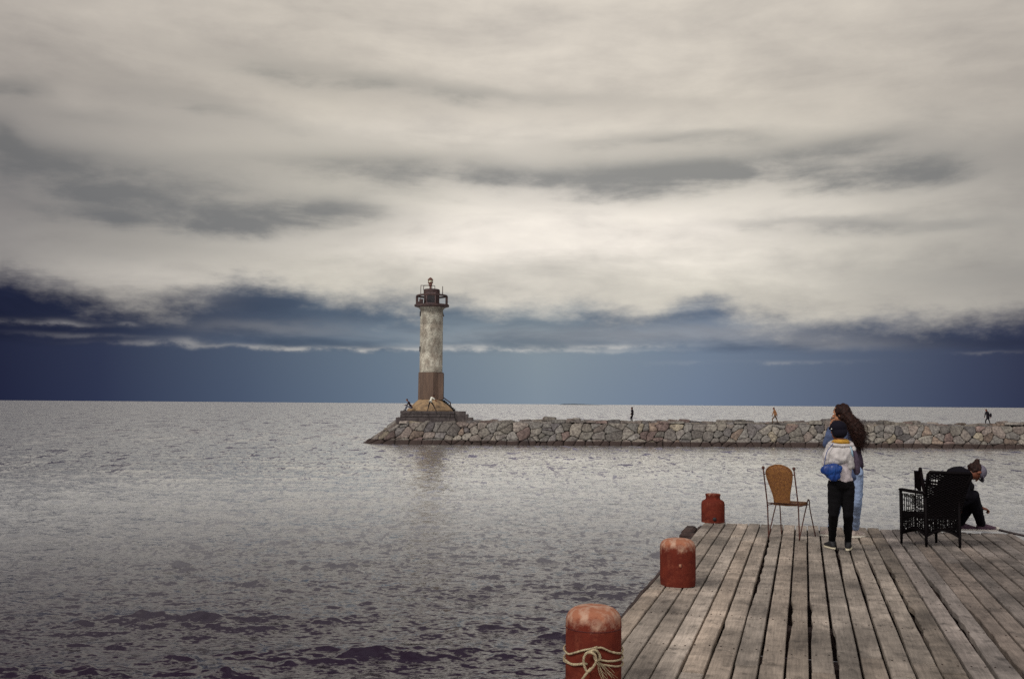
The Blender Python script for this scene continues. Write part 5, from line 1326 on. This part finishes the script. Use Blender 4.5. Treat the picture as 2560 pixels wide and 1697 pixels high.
# --- man bent forward on the chair
def sitting_man():
    Y0 = 13.12; s = 1.0
    def c3(cx, cy, dy=0): return at(2220 + cx / 5.806, 1120 + cy / 5.806, Y0 + dy)
    J = dict(head=c3(1288, 345, .0), face=V((.22, .10, -1)), up=V((1, .1, .28)), neck=c3(1165, 365, .02), chest=c3(1020, 430, .0), pel=c3(830, 770, .0),
             shL=c3(1085, 400, .20), shR=c3(1085, 430, -.20), elL=c3(1215, 700, .22), elR=c3(1140, 700, -.15), wrL=c3(1350, 866, .16), wrR=c3(960, 850, .12),
             hipL=c3(850, 810, .10), hipR=c3(850, 810, -.10), knL=c3(1235, 730, .16), knR=c3(1225, 690, -.06))
    fa = onz(2455, 1326.5); fb = onz(2405, 1326)
    J['anR'] = V((fa.x - .01, fa.y, DECK + .10)); J['toeR'] = V((fa.x + .17, fa.y - .02, DECK + .014))
    J['anL'] = V((fb.x, fb.y + .05, DECK + .10)); J['toeL'] = V((fb.x + .17, fb.y + .02, DECK + .014))
    J['hdL'] = V((1, .1, -.22)); J['hnL'] = V((0, .2, -1)); J['hdR'] = V((.8, .4, -.5)); J['hnR'] = V((0, 0, -1))
    org = V((at(2372, 1320, Y0).x, Y0, DECK))
    blk = cloth('black_jersey', (.004, .003, .006), .7); bl2 = cloth('black_jeans', (.0035, .003, .006), .7)
    t_ = human('man in black bent far forward on the wooden armchair, wearing a grey cap', org, J, s,
               dict(skin=M_SKIN2, jacket=blk, trousers=bl2, shoes=mat('purple_canvas', (.085, .045, .065), (.06, .03, .05), 15, .8), sole=mat('off_white_rubber', (.55, .5, .45), rough=.6), gz=DECK,
                    hem=.02, curl=.95, voxel=.0055, cuff=.10, jg=.022, legr=(.10, .085, .080, .060), armr=(.066, .056, .052, .040)))
    blob('coat_back', [('c', c3(880, 600, 0), c3(985, 400, 0), .15, .125), ('c', c3(985, 400, 0), c3(1120, 400, 0), .125, .10), ('c', c3(900, 640, 0), c3(1120, 560, 0), .14, .11)], .009, blk, t_, 5, disp=.012)
    hc = J['head']; u = J['up'].normalized(); f = J['face'].normalized(); f = (f - u * f.dot(u)).normalized(); r = f.cross(u)
    hr = blob('hair', [('e', hc - f * .045 - u * .005, (r * .076, f * .070, u * .095)), ('e', hc - f * .105 + u * .02, (r * .045, f * .04, u * .045)), ('e', hc - f * .085 - u * .055, (r * .05, f * .05, u * .045)), ('e', hc - f * .14 + u * .045, (r * .03, f * .026, u * .032))], .006, M_HAIR, t_, 3, disp=.012, dscale=30)
    M_C = cloth('grey_mauve_cap', (.14, .125, .16), .8)
    cp = blob('cap', [('e', hc + u * .045 + f * .008, (r * .086, f * .096, u * .085))], .006, M_C, t_, 3)
    mb = MB(); vs = []
    for lay in (0, .008):
        for i in range(5):
            for j in range(9):
                a = (j / 8 - .5) * 2.1; rr_ = lerp(.085, .155, i / 4); vs.append(hc + u * (.052 + lay - .012 * (i / 4) - .02 * abs(math.sin(a)) ** 2) + f * (math.cos(a) * rr_) + r * (math.sin(a) * lerp(.085, .095, i / 4)))
    K = 45; fs = []
    for i in range(4):
        for j in range(8):
            a = i * 9 + j; fs.append((a, a + 1, a + 10, a + 9)); fs.append((K + a, K + a + 9, K + a + 10, K + a + 1))
    for j in range(8): fs.append((36 + j, 36 + j + 1, K + 37 + j, K + 36 + j)); fs.append((j, K + j, K + j + 1, j + 1))
    for i in range(4): a = i * 9; fs.append((a, a + 9, K + a + 9, K + a)); a += 8; fs.append((a, K + a, K + a + 9, a + 9))
    mb.add(vs, fs); mb.build('brim', M_C, cp, smooth='auto')
    d = V((1, -.1, 0)); 
    mb = MB(); tp = J['toeR']; mb.ell(V((tp.x + .018, tp.y - .005, tp.z + .022)), (V((.030, 0, 0)), V((0, .038, 0)), V((0, 0, .026)))); mb.build('toe_cap', mat('cream_toe_cap', (.6, .55, .48), rough=.5), t_, smooth=True)
sitting_man()

# --- far figures
def far(label, ground, J, sp, s=1.0):
    spec = dict(skin=M_SKIN2, voxel=.014, hands=True, curl=.5, eyes=False, head=1.0, shoes=sp.get('shoes', mat('dark_shoe', (.02, .015, .015), rough=.7))); spec.update(sp)
    g_ = V(ground)
    t_ = human(label, g_, J, s, spec)
    hc = J['head']; f = J['face'].normalized()
    blob('hair', [('e', hc + V((0, 0, .025)) - f * .02, (V((.088, 0, 0)), V((0, .092, 0)), V((0, 0, .095)))), ('e', hc - f * .05 - V((0, 0, .03)), (V((.07, 0, 0)), V((0, .06, 0)), V((0, 0, .07))))], .012, spec.get('hairm', M_HAIR), t_, 3)
    return t_
def standing(g, yaw, stride=0.0, lean=0.0, h=1.7, arms='down', bow=0.0, hipback=0.0, kneef=0.0):
    """joints of a standing or walking figure facing yaw (0 = away from the camera, 90 = to the left)"""
    s = h / 1.7; f = V((-math.sin(R(yaw)), math.cos(R(yaw)), 0)); r = V((f.y, -f.x, 0)); Z = V((0, 0, 1)); g = V(g)
    def q(a, b, c): return g + f * (a * s) + r * (b * s) + Z * (c * s)
    J = dict(pel=q(-hipback, 0, .95), chest=q(lean * .6, 0, 1.28), neck=q(lean, 0, 1.47), head=q(lean + .03 + bow, 0, 1.60), face=f - Z * (bow * 5), up=Z, shL=q(lean * .9, -.17, 1.41), shR=q(lean * .9, .17, 1.41),
             hipL=q(-hipback, -.09, .90), hipR=q(-hipback, .09, .90), knL=q(stride * .45 + .04 + kneef, -.09, .50), knR=q(-stride * .35 + .03 + kneef, .09, .50),
             anL=q(stride * .5, -.09, .09), anR=q(-stride * .5, .09, .09 + .04 * (stride > .2)))
    J['toeL'] = J['anL'] + f * .15 * s; J['toeL'].z = g.z + .014; J['toeR'] = J['anR'] + f * .15 * s; J['toeR'].z = g.z + .014
    if arms == 'down':
        J.update(elL=q(lean * .6 - stride * .15, -.24, 1.14), elR=q(lean * .6 + stride * .15, .24, 1.14), wrL=q(-stride * .25 + .04, -.24, .90), wrR=q(stride * .25 + .06, .24, .90))
    elif arms == 'pocket':
        J.update(elL=q(-.10, -.27, 1.15), elR=q(-.10, .27, 1.15), wrL=q(.08, -.19, .97), wrR=q(.08, .19, .97))
    elif arms == 'front':
        J.update(elL=q(.02, -.22, 1.15), elR=q(.02, .22, 1.15), wrL=q(.22, -.10, 1.12), wrR=q(.22, .10, 1.12))
    return J, s
TZ = TOPZ + .06
def gp(px, Y=105.0, z=TZ): p = at(px, 1056, Y); return (p.x, Y, z)
black = cloth('black_coat', (.010, .007, .010), .7); tan = cloth('tan_jacket', (.26, .12, .055), .6); tant = cloth('brown_trousers', (.12, .075, .045), .7)
grp = 'people walking on the breakwater'
g = gp(1580); J, s = standing(g, 70, .10, lean=-.02, h=1.64, arms='pocket', hipback=.06, kneef=.05)
far('person in black standing on the breakwater, nearest to the lighthouse, hands at the hips', g, J, dict(jacket=black, trousers=black, group=grp, jg=.025), s)
g = gp(1938, 104.9); J, s = standing(g, 92, .62, lean=.06, h=1.70, arms='down', bow=.06)
far('person in tan jacket and brown trousers striding left along the breakwater', g, J, dict(jacket=tan, trousers=tant, group=grp, jg=.022), s)
g = gp(2470, 104.8); J, s = standing(g, 95, .62, lean=.10, h=1.70, arms='down', bow=.05)
tC = far('person in long black coat walking left at the right end of the breakwater', g, J, dict(jacket=black, trousers=black, group=grp, jg=.035, hemdrop=.12, hemr=.17), s)
bp_ = V(g) + V((.26, -.10, 1.02)); bag = thing('shoulder_bag', bp_, 'black bag on the back of the coat-wearing person walking far right', 'bag')
blob('bag_body', [('e', bp_ + V((0, 0, .05)), (V((.10, 0, 0)), V((0, .13, 0)), V((0, 0, .22))))], .014, black, bag, 3)
MB().tube(catmull([bp_ + V((0, -.1, .2)), bp_ + V((-.12, -.14, .42)), bp_ + V((-.25, -.05, .40))], 5), .012, 5).build('strap', black, bag)
# figure in white top leaning on the flared base
gy = 103.95; gz_ = pz2
def c8(cx, cy, Y): return at(980 + cx / 8.712, 950 + cy / 8.712, Y)
J = dict(head=c8(915, 345, 104.5), face=V((.75, .6, -.3)), up=V((.5, .1, .85)), neck=c8(880, 375, 104.4), chest=c8(858, 395, 104.3), pel=c8(835, 465, 104.2), shL=c8(885, 375, 104.6), shR=c8(868, 380, 104.15),
         elL=c8(925, 410, 104.6), elR=c8(915, 405, 104.25), wrL=c8(960, 440, 104.6), wrR=c8(950, 450, 104.4), hipL=c8(855, 480, 104.3), hipR=c8(825, 480, 104.15), knL=c8(905, 550, 104.3), knR=c8(800, 560, 104.1))
J['anL'] = V((c8(950, 640, 104.05).x, 104.05, gz_ + .10)); J['anR'] = V((c8(778, 640, 104.0).x, 104.0, gz_ + .10))
J['toeL'] = J['anL'] + V((.14, .03, 0)); J['toeR'] = J['anR'] + V((-.12, -.03, 0)); J['toeL'].z = J['toeR'].z = gz_ + .014
g = ((J['anL'].x + J['anR'].x) / 2, 104.05, gz_)
far('person in white top and dark trousers leaning on the ochre lighthouse base, legs apart', g, J, dict(jacket=cloth('white_top', (.62, .60, .52), .9), trousers=black, jg=.012, cuff=.75), 1.0)
# seated figure on the left corner of the plinth
J = dict(head=c8(325, 430, 104.6), face=V((-.8, -.1, -.35)), up=V((-.35, 0, 1)), neck=c8(348, 468, 104.6), chest=c8(370, 500, 104.6), pel=c8(425, 592, 104.6), shL=c8(362, 480, 104.4), shR=c8(362, 480, 104.8),
         elL=c8(330, 540, 104.4), elR=c8(335, 540, 104.8), wrL=c8(285, 545, 104.5), wrR=c8(290, 548, 104.7), hipL=c8(420, 605, 104.5), hipR=c8(420, 605, 104.7), knL=c8(318, 560, 104.45), knR=c8(335, 565, 104.75))
J['anL'] = V((c8(275, 640, 104.4).x, 104.4, gz_ + .10)); J['anR'] = V((c8(300, 640, 104.75).x, 104.75, gz_ + .10))
J['toeL'] = J['anL'] + V((-.15, 0, 0)); J['toeR'] = J['anR'] + V((-.15, 0, 0)); J['toeL'].z = J['toeR'].z = gz_ + .014
J['pel'].z = max(J['pel'].z, gz_ + .16)
g = (c8(380, 650, 104.6).x, 104.6, gz_)
far('person in dark clothes sitting hunched on the left corner of the lighthouse plinth', g, J, dict(jacket=cloth('dark_red_coat', (.022, .010, .012), .7), trousers=cloth('grey_trousers', (.10, .10, .13), .7), jg=.03), 1.0)

# ------------------------------------------------------------------ render settings
scn.render.engine = 'CYCLES'
scn.view_settings.view_transform = 'Standard'; scn.view_settings.look = 'None'
scn.view_settings.exposure = 0.0; scn.view_settings.gamma = 1.0
scn.cycles.use_denoising = False
scn.cycles.max_bounces = 6; scn.cycles.glossy_bounces = 3; scn.cycles.diffuse_bounces = 3
